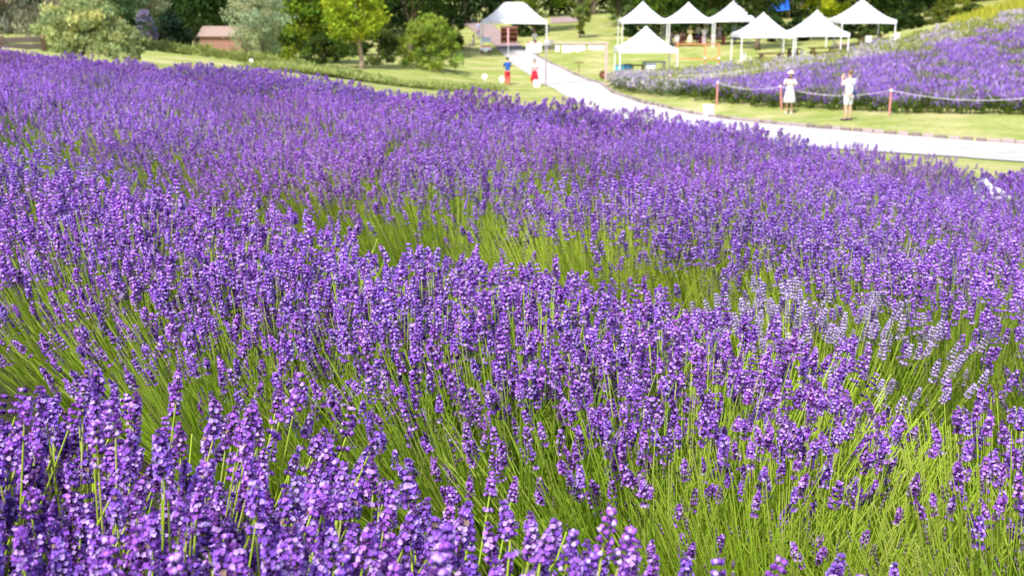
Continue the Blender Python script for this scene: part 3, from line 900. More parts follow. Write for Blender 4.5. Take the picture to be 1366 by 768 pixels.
# ------------------------------------------------------------------ tents
M_frame = plain('tent_frame', (.70,.70,.72), .35, .05, 10, metallic=.3)
def tent(label, group, px, D, w, d, rz, eave, peak, ridge=0.0, ground_pix=None):
    g = G(px, D)
    root = thing('canopy_tent', label, 'tent', g, rz, group)
    hx, hy, v = w / 2, d / 2, .26
    # roof: concave (high-peak) surface over a square grid
    N = 16
    V, Fs = [], []
    for j in range(N + 1):
        for i in range(N + 1):
            x, y = -hx + w * i / N, -hy + d * j / N
            ux = max(0, abs(x) - ridge / 2) / (hx - ridge / 2); uy = abs(y) / hy
            t = max(ux, uy)
            mn = min(ux, uy)
            z = eave + v + (peak - eave - v) * ((1 - t) ** (1.25 if ridge else 1.38)) + .05 * (mn * t) ** 3 - .025 * math.sin(math.pi * (i / N)) * (t ** 6)
            V.append((x, y, z))
    for j in range(N):
        for i in range(N):
            a = j * (N + 1) + i
            Fs.append((a, a + 1, a + N + 2, a + N + 1))
    roof = MB().faces(V, Fs).build('roof', M_white_cloth, root, True)
    sol = roof.modifiers.new('thickness', 'SOLIDIFY'); sol.thickness = .012
    # valance: four hanging strips with a slight sag at the hem
    def val(p0, p1):
        n = 12
        Vv, Ff = [], []
        for i in range(n + 1):
            f = i / n
            x, y = p0[0] * (1 - f) + p1[0] * f, p0[1] * (1 - f) + p1[1] * f
            zt = eave + v + .05 * (abs(2 * f - 1)) ** 3 - .02
            Vv += [(x, y, zt), (x, y, eave + .035 * math.sin(math.pi * f))]
        for i in range(n): Ff.append((2 * i, 2 * i + 1, 2 * i + 3, 2 * i + 2))
        o = MB().faces(Vv, Ff).build('valance', M_white_cloth, root)
        q = o.modifiers.new('thickness', 'SOLIDIFY'); q.thickness = .008; q.offset = 0
    e = .012
    c = [(-hx - e, -hy - e), (hx + e, -hy - e), (hx + e, hy + e), (-hx - e, hy + e)]
    for k in range(4): val(c[k], c[(k + 1) % 4])
    wm = Matrix.Rotation(rz, 3, 'Z')
    for (x, y) in [(-hx + .05, -hy + .05), (hx - .05, -hy + .05), (hx - .05, hy - .05), (-hx + .05, hy - .05)]:
        p = wm @ Vector((x, y, 0)) + g
        z0 = float(terrain(p.x, p.y)) - g.z - .02
        leg = MB().box((x, y, (z0 + eave + v) / 2), (.075, .075, eave + v - z0), bev=.008).build('leg', M_white_metal, root)
        MB().box((x, y, z0 + .03), (.16, .16, .02)).build('foot_plate', M_white_metal, leg)
    tr = MB()
    for s in (-1, 1):
        n = 4
        for k in range(n):
            za, zb = (eave + .02, eave + v - .04) if k % 2 else (eave + v - .04, eave + .02)
            tr.bar((-hx + .06 + (w - .12) * k / n, s * (hy - .07), za), (-hx + .06 + (w - .12) * (k + 1) / n, s * (hy - .07), zb), .014, n=5)
            tr.bar((s * (hx - .07), -hy + .06 + (d - .12) * k / n, za), (s * (hx - .07), -hy + .06 + (d - .12) * (k + 1) / n, zb), .014, n=5)
    tr.bar((0, 0, eave + .1), (0, 0, peak - .06), .025, n=6)
    tag(tr.build('truss', M_frame, root), kind='stuff')
    return root, g
def eave_for(px, D, py):  # height of a picture row above the ground of its column
    return pix(px, py, D).z - G(px, D).z
def place_tent(label, group, px, D, x0, x1, y_eave, y_peak, rz=0.0, ridge=0.0, depth=None):
    w = (x1 - x0) * px_m(D)
    return tent(label, group, px, D + w / 2 * .98, w, depth or w, rz, eave_for(px, D, y_eave), eave_for(px, D, y_peak), ridge)
tents = {}
GT = 'white pop-up tents'
tents['A'] = place_tent('white ridge-roofed oblong tent straddling the top of the gravel path', GT, 686, 95, 641, 730, 35.5, 6, ridge=1.75, depth=3.6)
tents['B'] = place_tent('single white peaked tent behind the grey-green bush bed, beside the orange wooden frame', GT, 860, 73, 821, 899, 69, 33)
tents['E1'] = place_tent('white peaked tent at the end of the row of three beside the open meadow', GT, 856, 95, 826, 887, 34, 4)
tents['E2'] = place_tent('middle white peaked tent of the row of three, over the seated visitors', GT, 916.5, 95, 887, 946, 33, 4.5)
tents['E3'] = place_tent('white peaked tent of the row of three partly under an oak branch', GT, 976, 95, 946.5, 1006, 31, 2)
tents['C1'] = place_tent('white peaked tent of the joined pair over the dark brown picnic table', GT, 1015, 75, 979, 1050, 51, 16)
tents['C2'] = place_tent('white peaked tent of the joined pair over the tan picnic table', GT, 1086, 76, 1050.5, 1122, 50.5, 14)
tents['D'] = place_tent('single white peaked tent standing highest on the slope before the dark trees', GT, 1146, 81, 1108, 1181, 35, 1)
# blue tarpaulin shelter among the trees
g = G(1035, 112)
t = thing('tarp_shelter', 'bright blue tarpaulin shelter among the dark trees behind the tents', 'shelter', g)
h1 = eave_for(1035, 112, -2); h0 = eave_for(1035, 112, 16)
b = MB().faces([(-1.3, -1, h0), (1.0, -1, h0 + .2), (1.3, 1.2, h1 + .3), (-1.0, 1.2, h1), (0, .2, h1 - .1)], [(0, 1, 4), (1, 2, 4), (2, 3, 4), (3, 0, 4)]).build('tarp', plain('blue_tarp', (.01,.10,.55), .45, .1), t)
b.modifiers.new('thickness', 'SOLIDIFY').thickness = .02
for x, y, z in [(-1.3, -1, h0), (1.0, -1, h0 + .2), (1.3, 1.2, h1 + .3), (-1.0, 1.2, h1)]:
    MB().bar((x, y, float(terrain(g.x + x, g.y + y)) - g.z), (x, y, z), .03, n=6).build('pole', M_bark, t)

# ------------------------------------------------------------------ people
SKIN = plain('skin', (.55,.34,.25), .6, .05)
def skinned(name, joints, edges, mat, parent, root_i=0, sub=2):
    me = bpy.data.meshes.new(name)
    me.from_pydata([j[:3] for j in joints], edges, [])
    o = link(name, me, mat, parent)
    m = o.modifiers.new('skin', 'SKIN')
    sv = me.skin_vertices[0].data
    for i, j in enumerate(joints):
        r = j[3]
        sv[i].radius = (r, r) if not isinstance(r, tuple) else r
        sv[i].use_root = (i == root_i)
    m.use_smooth_shade = True
    s = o.modifiers.new('smooth', 'SUBSURF'); s.levels = 1; s.render_levels = sub
    return o
def person(label, g, rz, H, top, bottom, hair, pose='stand', shoe=(.05,.05,.06), skirt=False, arms='down', long_hair=False, hat=None, sleeves='short', legs='long', group=None, bag=None, phone=False, skin=SKIN):
    """local frame: faces +Y, feet on z = 0; all sizes for a body 1.75 tall then scaled"""
    root = thing('person', label, 'person', g, rz, group)
    root.scale = (H / 1.75,) * 3
    sit = pose == 'sit'
    hipz = .47 if sit else .92
    J, E = [], []
    def add(x, y, z, r, p=None):
        J.append((x, y, z, r))
        if p is not None: E.append((p, len(J) - 1))
        return len(J) - 1
    hip = add(0, 0, hipz, (.145, .11))
    waist = add(0, .01, hipz + .18, (.125, .095), hip)
    chest = add(0, .0, hipz + .38, (.16, .11), waist)
    neck0 = add(0, -.01, hipz + .53, (.075, .065), chest)
    neck1 = add(0, .005, hipz + .60, .055, neck0)
    head0 = add(0, .02, hipz + .67, (.072, .085), neck1)
    head1 = add(0, .015, hipz + .77, (.078, .095), head0)
    add(0, .005, hipz + .815, (.055, .065), head1)
    arm_pts = {}
    for s in (-1, 1):
        sh = add(s * .185, -.01, hipz + .49, .055, chest)
        if arms == 'down': el, wr, dirf = (s * .25, -.02, hipz + .22), (s * .25, .05, hipz - .03), (0, .1, -1)
        elif arms == 'photo': el, wr, dirf = (s * .24, .12, hipz + .30), (s * .06, .30, hipz + .58), (-s * .4, .3, .8)
        elif arms == 'chest': el, wr, dirf = (s * .25, .05, hipz + .24), (s * .08, .24, hipz + .33), (-s * .7, .4, .2)
        else: el, wr, dirf = (s * .23, .14, hipz + .22), (s * .14, .38, hipz + .24), (0, 1, -.1)
        e_ = add(*el, .042, sh); w_ = add(*wr, .029, e_)
        df = Vector(dirf).normalized()
        sd = df.cross(Vector((0, 0, 1)) if abs(df.z) < .9 else Vector((0, 1, 0))).normalized()
        wv = Vector(wr)
        pm = add(*(wv + df * .055), (.034, .018), w_)
        th_ = add(*(wv + df * .05 + sd * s * .045), .011, w_); add(*(wv + df * .085 + sd * s * .052), .009, th_)
        for kf, ln in enumerate((.070, .080, .074, .058)):
            b0 = wv + df * .095 + sd * (kf - 1.5) * .019
            f0 = add(*b0, .0095, pm); f1 = add(*(b0 + df * ln * .55), .0085, f0); add(*(b0 + df * ln + Vector((0, .01, 0))), .0075, f1)
        arm_pts[s] = ((s * .185, -.01, hipz + .49), el, wr)
        hp = add(s * .085, 0, hipz - .06, .095, hip)
        if sit: kn, an, to = (s * .11, .42, .46), (s * .11, .40, .09), (s * .12, .56, .035)
        else: kn, an, to = (s * .10, .02, .49), (s * .105, -.02, .09), (s * .115, .14, .035)
        k_ = add(*kn, .062, hp); c_ = add((kn[0] + an[0]) / 2, (kn[1] + an[1]) / 2 - .02, (kn[2] + an[2]) / 2 + .05, .055, k_); a_ = add(*an, .037, c_); add(*to, (.042, .028), a_)
    skinned('body', J, E, skin, root)
    tm = plain('cloth_%d_%d_%d' % tuple(int(c * 100) for c in top), top, .85, .08, 12)
    bm_ = plain('cloth_%d_%d_%d' % tuple(int(c * 100) for c in bottom), bottom, .85, .08, 12)
    hm = plain('hair_%d_%d_%d' % tuple(int(c * 100) for c in hair), hair, .6, .2, 30)
    sm = plain('shoe_%d' % int(shoe[0] * 100), shoe, .6, .1)
    # shirt
    Js, Es = [], []
    def a2(x, y, z, r, p=None):
        Js.append((x, y, z, r))
        if p is not None: Es.append((p, len(Js) - 1))
        return len(Js) - 1
    h_ = a2(0, 0, hipz - .06, (.172, .135)); w2 = a2(0, .01, hipz + .18, (.152, .12), h_); c2 = a2(0, 0, hipz + .38, (.182, .135), w2); a2(0, -.01, hipz + .535, (.09, .08), c2)
    for s in (-1, 1):
        S0, E0, W0 = [Vector(v) for v in arm_pts[s]]
        k0 = a2(*S0, .078, c2)
        k1 = a2(*(S0.lerp(E0, .85)), .068, k0)
        if sleeves == 'long': a2(*W0.lerp(E0, .12), .045, a2(*E0, .06, k1))
    skinned('shirt', Js, Es, tm, root)
    # trousers, shorts or skirt
    if skirt:
        zl = .50 if legs == 'short' else .36
        if sit: zl = .42
        prof = [(.15, hipz + .12), (.19, hipz - .02), (.24, (hipz + zl) / 2), (.29, zl), (.285, zl - .004), (.13, hipz + .10)]
        MB().lathe(prof, 18).build('skirt', bm_, root, True)
    else:
        Jt, Et = [], []
        def a3(x, y, z, r, p=None):
            Jt.append((x, y, z, r))
            if p is not None: Et.append((p, len(Jt) - 1))
            return len(Jt) - 1
        t0 = a3(0, 0, hipz + .06, (.16, .125))
        for s in (-1, 1):
            t1 = a3(s * .09, 0, hipz - .09, .115, t0)
            kn = (s * .11, .42, .46) if sit else (s * .10, .02, .49)
            an = (s * .11, .40, .11) if sit else (s * .105, -.02, .11)
            t2 = a3(*(kn if legs == 'long' else Vector((s * .09, 0, hipz - .09)).lerp(Vector(kn), .93)), .085, t1)
            if legs == 'long': a3(*an, .062, t2)
        skinned('trousers' if legs == 'long' else 'shorts', Jt, Et, bm_, root)
    for s in (-1, 1):
        yo = .40 if sit else -.02
        MB().box((s * .115, yo + .07, .035), (.10, .27, .07), bev=.025).build('shoe', sm, root, True)
    hz = hipz + .76
    hb = MB()
    bmesh.ops.create_icosphere(hb.bm, subdivisions=3, radius=1, matrix=Matrix.Translation((0, -.012, hz + .03)) @ Matrix.Diagonal((.094, .112, .105, 1)))
    for v in list(hb.bm.verts):
        if v.co.y > .035 and v.co.z < hz + .055: v.co.y = .035
        if v.co.z < hz - .03: v.co.z = hz - .03
    if long_hair: hb.tube([(0, -.07, hz + .02), (0, -.10, hz - .12), (0, -.105, hz - .28), (0, -.09, hz - .36)], [.075, .085, .075, .03], 10)
    hb.build('hair', hm, root, True)
    fc = MB()
    bmesh.ops.create_icosphere(fc.bm, subdivisions=1, radius=.016, matrix=Matrix.Translation((0, .118, hz - .035)))
    fc.build('nose', skin, root, True)
    for s in (-1, 1):
        e = MB(); bmesh.ops.create_icosphere(e.bm, subdivisions=1, radius=.011, matrix=Matrix.Translation((s * .033, .103, hz + .0)))
        e.build('eye', plain('eye_dark', (.03,.025,.02), .3), root, True)
        e = MB(); bmesh.ops.create_icosphere(e.bm, subdivisions=1, radius=1, matrix=Matrix.Translation((s * .085, .005, hz - .01)) @ Matrix.Diagonal((.012, .022, .034, 1)))
        e.build('ear', skin, root, True)
    MB().box((0, .108, hz - .075), (.045, .012, .010), bev=.003).build('mouth', plain('lips', (.42,.16,.14), .5), root)
    if hat:
        hmx = plain('hat_straw', hat, .8, .1)
        MB().lathe([(.20, hz + .055), (.20, hz + .065), (.11, hz + .075), (.105, hz + .14), (.06, hz + .165), (.01, hz + .17)], 18).build('hat', hmx, root, True)
    if bag:
        bmx = plain('bag_navy', bag, .5, .1)
        bb = MB().box((.205, -.05, hipz + .06), (.09, .20, .17), bev=.03).build('shoulder_bag', bmx, root)
        MB().tube([(.19, -.06, hipz + .14), (.10, -.145, hipz + .28), (-.03, -.15, hipz + .42), (-.12, -.085, hipz + .535), (-.12, .03, hipz + .545), (-.02, .15, hipz + .40), (.13, .14, hipz + .24), (.20, .04, hipz + .12)], .011, 6).build('strap', bmx, bb)
        free(bb, 'small navy shoulder bag worn by the man in white' if 'man in white' in label else 'small dark bag carried by a visitor at the red table', 'bag')
    if phone:
        free(MB().box((0, .36, hipz + .64), (.15, .012, .078), bev=.005).build('phone', plain('phone_black', (.02,.02,.025), .3), root), 'black phone held up by the ' + ('woman in the white dress' if skirt else 'man in white shorts'), 'phone')
    return root
def feet(px, D): return G(px, D, .0)
person('woman in white dress and pale sun hat holding up a phone by the rope fence', feet(1052, 45.5), R(160), 1.62, (.62,.61,.62), (.62,.61,.62), (.07,.04,.03), skirt=True, legs='short', arms='photo', sleeves='short', long_hair=True, hat=(.80,.66,.58), phone=True, shoe=(.7,.66,.62))
person('man in white shirt and white shorts with a navy shoulder bag taking a picture', feet(1130, 41.5), R(28), 1.80, (.68,.71,.76), (.68,.70,.73), (.16,.09,.06), arms='photo', legs='short', bag=(.02,.04,.14), phone=True)
person('man in blue shirt and red trousers standing on the lawn by the path', feet(677, 74), R(15), 1.76, (.02,.09,.36), (.62,.02,.05), (.05,.03,.02), arms='fore', shoe=(.45,.12,.10))
person('woman in pink top and bright red skirt standing beside the path', feet(713, 73), R(190), 1.72, (.72,.45,.50), (.72,.01,.03), (.09,.05,.04), skirt=True, arms='chest', long_hair=True, shoe=(.5,.2,.15))
# visitors round the red tables under the row of three tents
def furn_table(label, g, rz, w, d, h, mat, group=None, bench=False, name='table', cat='table', plank=4, leg=.07):
    t = thing(name, label, cat, g, rz, group)
    for k in range(plank):
        pw = d / plank
        MB().box((0, -d / 2 + pw * (k + .5), h - .02), (w, pw * .9, .065), bev=.006).build('plank', mat, t)
    if bench:
        for s in (-1, 1):
            for k in range(2):
                MB().box((0, s * (d / 2 + .30 + .13 * k), .44), (w, .12, .04), bev=.006).build('bench_plank', mat, t)
            lg = MB()
            x = s * (w / 2 - .25)
            for q in (-1, 1):
                lg_ = MB().bar((x, q * .42, 0), (x, q * .16, h - .04), .07, n=4).build('leg', mat, t)
            MB().box((x, 0, .40), (.05, d + .95, .09)).build('crossbeam', mat, t)
    else:
        for sx in (-1, 1):
            for sy in (-1, 1):
                MB().box((sx * (w / 2 - .06), sy * (d / 2 - .06), (h - .05) / 2), (leg, leg, h - .05), bev=.006).build('leg', mat, t)
    return t
M_redwood = plain('red_table_wood', (.42,.10,.09), .6, .2, 5)
M_brown = plain('brown_wood', (.17,.095,.06), .75, .3, 6)
M_tan = plain('tan_wood', (.40,.23,.10), .7, .25, 6)
M_orange = plain('orange_wood', (.55,.25,.09), .65, .2, 6)
ZT = 97.0
GVIS = 'visitors under the row of tents'
furn_table('red wooden table with benches under the middle tent of the row', G(921, ZT), 0, 2.3, .75, .75, M_redwood, bench=True, name='picnic_table')
furn_table('red wooden table with benches beside the oak-shaded tent', G(957, ZT), 0, 1.5, .7, .75, M_redwood, bench=True, name='picnic_table')
vis = [(894, ZT + 1.0, 180, 'sit', (.62,.40,.48), (.25,.22,.3), (.06,.04,.03), 'visitor in mauve top seated at the end of the red table'),
       (903, ZT - 1.0, 10, 'sit', (.78,.76,.78), (.6,.45,.5), (.06,.04,.03), 'visitor in white shirt seated with back to the lawn at the red table'),
       (910, ZT + 1.0, 180, 'sit', (.66,.40,.42), (.08,.07,.1), (.35,.20,.10), 'visitor in rose top and dark trousers seated behind the red table'),
       (920, ZT - 1.1, 0, 'stand', (.72,.60,.34), (.70,.58,.42), (.55,.40,.18), 'fair-haired visitor in pale yellow dress standing at the red table'),
       (931, ZT + 1.1, 180, 'stand', (.78,.78,.80), (.05,.12,.35), (.30,.18,.10), 'visitor in white shirt and blue jeans standing behind the red table'),
       (939, ZT - 1.1, 15, 'stand', (.78,.76,.80), (.55,.42,.50), (.35,.2,.12), 'visitor in white top with dark bag standing at the end of the red table'),
       (951, ZT - .9, 0, 'sit', (.60,.52,.66), (.5,.35,.4), (.2,.15,.12), 'visitor in lilac shirt seated at the shorter red table'),
       (959, ZT + 1.1, 180, 'stand', (.62,.50,.66), (.62,.50,.62), (.1,.08,.08), 'visitor in lilac dress standing behind the shorter red table'),
       (979, ZT + 1.6, 170, 'stand', (.35,.45,.66), (.3,.3,.4), (.06,.04,.03), 'visitor in light blue shirt standing by the oak trunk')]
for (px, D, rz, ps, tp, bt, hr, lb) in vis:
    g = feet(px, D)
    person(lb, g, R(rz), 1.66, tp, bt, hr, pose=ps, arms='fore' if ps == 'sit' else 'chest', group=GVIS, bag=(.02,.03,.08) if 'bag' in lb else None, skirt='dress' in lb)
person('person in white shirt standing behind the cloth-covered stall under the ridge-roofed tent', feet(713, 97.5), R(200), 1.68, (.80,.80,.80), (.15,.15,.2), (.05,.03,.03), arms='fore')
person('person in white shirt seated on a bench beside the paved path', feet(632, 100), R(90), 1.66, (.78,.76,.77), (.6,.4,.4), (.07,.04,.03), pose='sit', arms='fore')
person('person in mauve-grey clothes walking up the paved path beside the ridge-roofed tent', feet(638, 112), R(10), 1.75, (.30,.28,.42), (.22,.2,.3), (.05,.03,.03))

# ------------------------------------------------------------------ furniture and small things
furn_table('dark brown picnic table under the first of the joined tents', G(1027, 76), R(8), 1.75, .75, .76, M_brown, bench=True, name='picnic_table')
furn_table('small dark brown table beside the leg between the joined tents', G(1057, 80), R(0), 1.0, .7, .76, M_brown, bench=True, name='picnic_table')
furn_table('tan wooden picnic table under the second of the joined tents', G(1096, 78), R(10), 1.85, .75, .78, M_tan, bench=True, name='picnic_table')
furn_table('dark wooden table under the tent highest on the slope', G(1161, 82.5), R(5), 1.9, .75, .72, M_brown, bench=True, name='picnic_table')
furn_table('pale pinkish table behind the tan picnic table', G(1122, 80), 0, .9, .6, .75, plain('pink_wood', (.55,.40,.36), .7, .2, 6))
def plastic_chair(label, g, rz, group=None):
    t = thing('plastic_chair', label, 'chair', g, rz, group)
    MB().box((0, 0, .43), (.46, .44, .035), bev=.012).build('seat', M_white_metal, t)
    b = MB()
    for k in range(5): b.box((-.18 + .09 * k, -.225, .62), (.05, .02, .36))
    b.box((0, -.225, .82), (.44, .03, .07), bev=.01)
    b.build('backrest', M_white_metal, t)
    for s in (-1, 1):
        MB().tube([(s * .23, .18, .40), (s * .245, .18, .62), (s * .245, .05, .655), (s * .235, -.21, .66)], .02, 6).build('armrest', M_white_metal, t)
        for y in (-1, 1): MB().bar((s * .24, y * .22, 0), (s * .20, y * .19, .42), .022, n=6).build('leg', M_white_metal, t)
    return t
plastic_chair('white plastic chair at the dark brown picnic table', G(995, 76), R(-60))
plastic_chair('white plastic chair between the dark brown and the tan picnic tables', G(1073, 77), R(-70))
plastic_chair('white plastic chair under the tent highest on the slope', G(1159, 80.5), R(180))
plastic_chair('white plastic chair at the edge of the pale lavender bed, beside the highest tent', G(1193, 79), R(120))
# orange frame
g = G(930, 76)
t = thing('rail_stand', 'orange wooden frame of posts and rails standing on the grass between the tents', 'frame', g)
gw = 28 * px_m(76)
h = eave_for(930, 76, 58)
for x in (-gw, .47, gw):
    MB().box((x, 0, h / 2 - .05), (.10, .10, h + .1), bev=.01).build('post', M_orange, t)
for z in (h - .05, h - 1.02):
    MB().box((0, -.01, z), (2 * gw, .06, .09), bev=.008).build('rail', M_orange, t)
for x in (.47, gw):
    k = MB(); bmesh.ops.create_icosphere(k.bm, subdivisions=2, radius=.09, matrix=Matrix.Translation((x, -.08, h - .98)))
    k.build('lantern', M_white_metal, t, True)
# arch hung with white cards
M_pinkwood = plain('pinkish_wood', (.50,.36,.33), .7, .2, 8)
M_grey = plain('grey_wood', (.30,.25,.26), .7, .2, 8)
g = G(768, 73)
t = thing('wooden_arch', 'slim wooden arch over the path hung with white paper cards', 'arch', g)
aw = 40 * px_m(73)
ha = eave_for(768, 73, 58)
for s, m_ in ((-1, M_grey), (1, M_pinkwood)):
    x = s * aw
    z0 = float(terrain(g.x + x, g.y)) - g.z - .1
    MB().box((x, 0, (z0 + ha) / 2), (.11 if s < 0 else .16, .12, ha - z0), bev=.01).build('post', m_, t)
MB().box((0, 0, ha + .05), (2 * aw + .25, .12, .10), bev=.01).build('beam', M_pinkwood, t)
MB().box((0, .09, ha - .09), (2 * aw, .05, .05)).build('rail', M_grey, t)
M_card = plain('white_card', (.80,.80,.80), .8, .03)
for k, (cx_, w_, h_) in enumerate([(743,5,8),(752,5,9),(758,6,9),(764,4,7),(770,6,8),(777,6,6),(786,4,5),(792,5,6),(798,4,6),(803,4,6)]):
    x = (cx_ - 768) * px_m(73)
    free(MB().box((x, -.085 - .006 * (k % 3), ha - .115 - h_ * px_m(73) / 2), (w_ * px_m(73), .012, h_ * px_m(73)), rz=random.uniform(-.25, .25)).build('paper_card', M_card, t), 'white paper card hanging from the slim wooden arch', 'card', 'cards hung on the arch')
fl = leaf_cloud(np.random.default_rng(5), [(np.array((-aw + .05, -.05, ha + .02)), .28), (np.array((-aw + .32, -.05, ha + .1)), .2)], 300, .09, (.62,.58,.58))
fl.materials.append(M_foliage)
free(link('flower_garland', fl, None, t), 'white flower garland on the corner of the slim wooden arch', 'garland')
# wooden stall with shelves, under the oblong tent
g = G(679, 104)
t = thing('display_shelf', 'reddish brown wooden display shelves under the ridge-roofed tent', 'shelves', g)
M_rb = plain('red_brown_wood', (.26,.10,.06), .7, .25, 5)
for s in (-1, 1): MB().box((s * .75, 0, .8), (.06, .5, 1.6)).build('side_panel', M_rb, t)
for k in range(4): MB().box((0, -.05 * k, .2 + .42 * k), (1.44, .5, .05)).build('shelf', M_rb, t)
MB().box((0, .24, .82), (1.43, .03, 1.5)).build('back_panel', M_brown, t)
for k in range(9):
    MB().lathe([(.06, 0), (.09, .06), (.09, .18), (.05, .24)], 8, (-.55 + .14 * k, -.02, .645 if k % 2 else 1.065)).build('jar', M_tan if k % 3 else M_redwood, t, True)
    free(bpy.context.scene.collection.objects[-1], 'small %s jar on the reddish brown display shelves' % ('tan' if k % 3 else 'red'), 'jar', 'jars on the display shelves')
# stall table with a white cloth
g = G(712, 95.5)
t = thing('stall_table', 'white stall table with small boxes of goods at the tent edge', 'table', g)
MB().box((0, 0, .40), (1.30, .66, .70), bev=.02).build('body', M_card, t)
MB().box((0, 0, .775), (1.4, .75, .04), bev=.01).build('tabletop', M_white_metal, t)
for k in range(6): free(MB().box((-.5 + .2 * k, -.1, .87), (.15, .2, .16), bev=.02).build('goods_box', [M_redwood, M_pinkwood, M_card][k % 3], t), 'small %s box of goods on the white stall table' % ['red', 'pink', 'white'][k % 3], 'box', 'boxes on the stall table')
g = G(648, 96)
t = thing('market_cart', 'low white two-wheeled market cart beside the paved path', 'cart', g)
MB().box((0, 0, .35), (1.0, .6, .36), bev=.02).build('body', M_white_metal, t)
free(MB().box((0, 0, .60), (.9, .5, .14), bev=.01).build('crate', M_orange, t), 'flat orange crate lying on the low white market cart', 'crate')
for s in (-1, 1):
    w_ = MB().bar((s * .35, -.33, .17), (s * .35, -.28, .17), .17, n=16).build('wheel', M_brown, t)
    MB().bar((s * .42, .2, .6), (s * .42, .2, 1.3), .025, n=6).build('pole', M_frame, t)
MB().box((0, .2, 1.15), (.85, .03, .4)).build('board', plain('pale_blue_board', (.45,.52,.66), .6), t)
g = G(633, 101.5)
furn_table('low wooden bench beside the paved path', G(632, 100.2), 0, 1.5, .35, .44, M_pinkwood, name='bench', cat='bench', plank=2)
# slim banner pole before the oblong tent
g = G(678, 88)
t = thing('banner_pole', 'slim pole with pink upper sleeve before the ridge-roofed tent', 'pole', g)
ht = eave_for(678, 88, 37)
MB().bar((0, 0, -.1), (0, 0, ht * .52), .03, n=8).build('pole', M_frame, t)
MB().bar((0, 0, ht * .52), (0, 0, ht), .075, .07, 8).build('sleeve', plain('pink_sleeve', (.66,.34,.38), .7), t)
# little post table, disc, signs, bins
g = G(772, 79)
t = thing('bird_table', 'small brown feeding table on a thin post on the lawn beyond the path', 'stand', g)
MB().bar((0, 0, -.1), (0, 0, .95), .03, n=6).build('post', M_brown, t)
MB().box((0, 0, .98), (.66, .40, .06), bev=.01).build('top', M_brown, t)
g = G(805, 76)
t = thing('wooden_disc', 'round brown wooden disc leaning by the pinkish arch post', 'disc', g)
MB().bar((0, -.03, .3), (0, .03, .32), .30, n=20).build('disc', M_brown, t)
MB().bar((0, -.045, .3), (0, -.03, .3), .09, n=14).build('hub', M_redwood, t)
def stake_sign(label, px, D, r_, h, squash=1.0):
    t = thing('stake_sign', label, 'sign', G(px, D))
    MB().bar((0, 0, -.1), (.02, 0, h), .018, n=6).build('stake', M_white_metal, t)
    o = MB().bar((0, -.02, 0), (0, .02, 0), r_, n=18).build('disc', M_card, t, loc=(.02, -.02, h + r_ * .7))
    o.scale = (squash, 1, 1)
stake_sign('white round sign on a thin stake on the lawn', 646, 70, .16, .45)
stake_sign('white rounded board on a stake beside the man in red trousers', 669, 73, .21, .25, .8)
stake_sign('small white disc on a stake in the lawn before the clipped hedge', 335, 47, .08, .2)
def lean_board(label, px, D, w, h):
    t = thing('board_sign', label, 'sign', G(px, D), random.uniform(-.2, .2))
    o = MB().box((0, 0, h / 2), (w, .03, h), bev=.006).build('panel', M_card, t, rot=(R(-12), 0, 0))
    MB().bar((0, .30, 0), (0, .10, h * .8), .02, n=5).build('strut', M_frame, t)
lean_board('white board leaning on the grass below the arch, by the red-skirted woman', 716, 72.5, .42, .45)
lean_board('white board beside the foot of the pinkish arch post', 828 - 10, 72, .42, .48)
lean_board('white board on the kerb before the rope fence', 945, 45.5, .40, .50)
for px, D, c, lb in [(837, 74.5, (.10,.30,.48), 'blue plastic barrel under the single tent'), (826, 73.5, (.10,.38,.42), 'teal plastic barrel beside the single tent leg')]:
    t = thing('barrel', lb, 'barrel', G(px, D))
    MB().lathe([(.26, 0), (.30, .15), (.31, .45), (.30, .75), (.27, .92)], 18).build('body', plain('barrel_%d' % px, c, .45, .1), t, True)
    MB().lathe([(.29, .90), (.29, .96), (.22, .98)], 18).build('lid', plain('barrel_lid', (.10,.14,.2), .45, .1), t, True)
furn_table('trestle table with a pale blue cloth under the single tent', G(872, 75.5), R(6), 1.5, .7, .95, plain('blue_cloth', (.30,.36,.60), .8, .1), name='trestle_table')
furn_table('small dark wooden table between the barrel and the trestle table', G(850, 75), 0, .8, .6, .85, M_brown)
t = thing('cool_box', 'white and blue cool box on the grass under the single tent', 'box', G(868, 73.5))
MB().box((0, 0, .40), (.62, .4, .78), bev=.03).build('body', M_white_metal, t)
MB().box((0, 0, .83), (.64, .42, .08), bev=.02).build('lid', plain('box_lid', (.06,.14,.36), .5), t)

# ------------------------------------------------------------------ rope fence
M_post = plain('salmon_post', (.62,.24,.22), .7, .15, 8)
M_rope = plain('white_rope', (.74,.68,.76), .8, .1, 20)
posts = [(893, 58.5, 'tan'), (956, 49.3, 'salmon'), (1043, 46.6, 'salmon'), (1186, 43.0, 'salmon'), (1420, 40.5, 'salmon')]
tops = []
for px, D, c in posts:
    g = G(px, D)
    hh = 1.05
    ln = .12 if px == 1043 else 0
    lb = {893: 'short tan rope post at the corner of the pale bush bed', 956: 'salmon-red rope post standing alone by the white board', 1043: 'salmon-red rope post tilting behind the woman in white',
          1186: 'salmon-red rope post upright beside the man in white', 1420: 'salmon-red rope post past the end of the lavender hillside'}[px]
    t = thing('rope_post', lb, 'post', g)
    MB().bar((0, 0, -.1), (-ln, 0, hh), .037, .034, 8).build('post', M_post if c == 'salmon' else M_tan, t)
    MB().lathe([(.048, hh - .12), (.053, hh - .08), (.048, hh - .04)], 8, (-ln, 0, 0)).build('ring', M_rope, t)
    tops.append(g + Vector((-ln, 0, hh - .08)))
lbs = ['white rope sagging from the corner post to the lone salmon post', 'white rope between the lone post and the tilting post', 'white rope sagging behind the man and woman in white', 'white rope sagging along the foot of the hillside beyond the man']
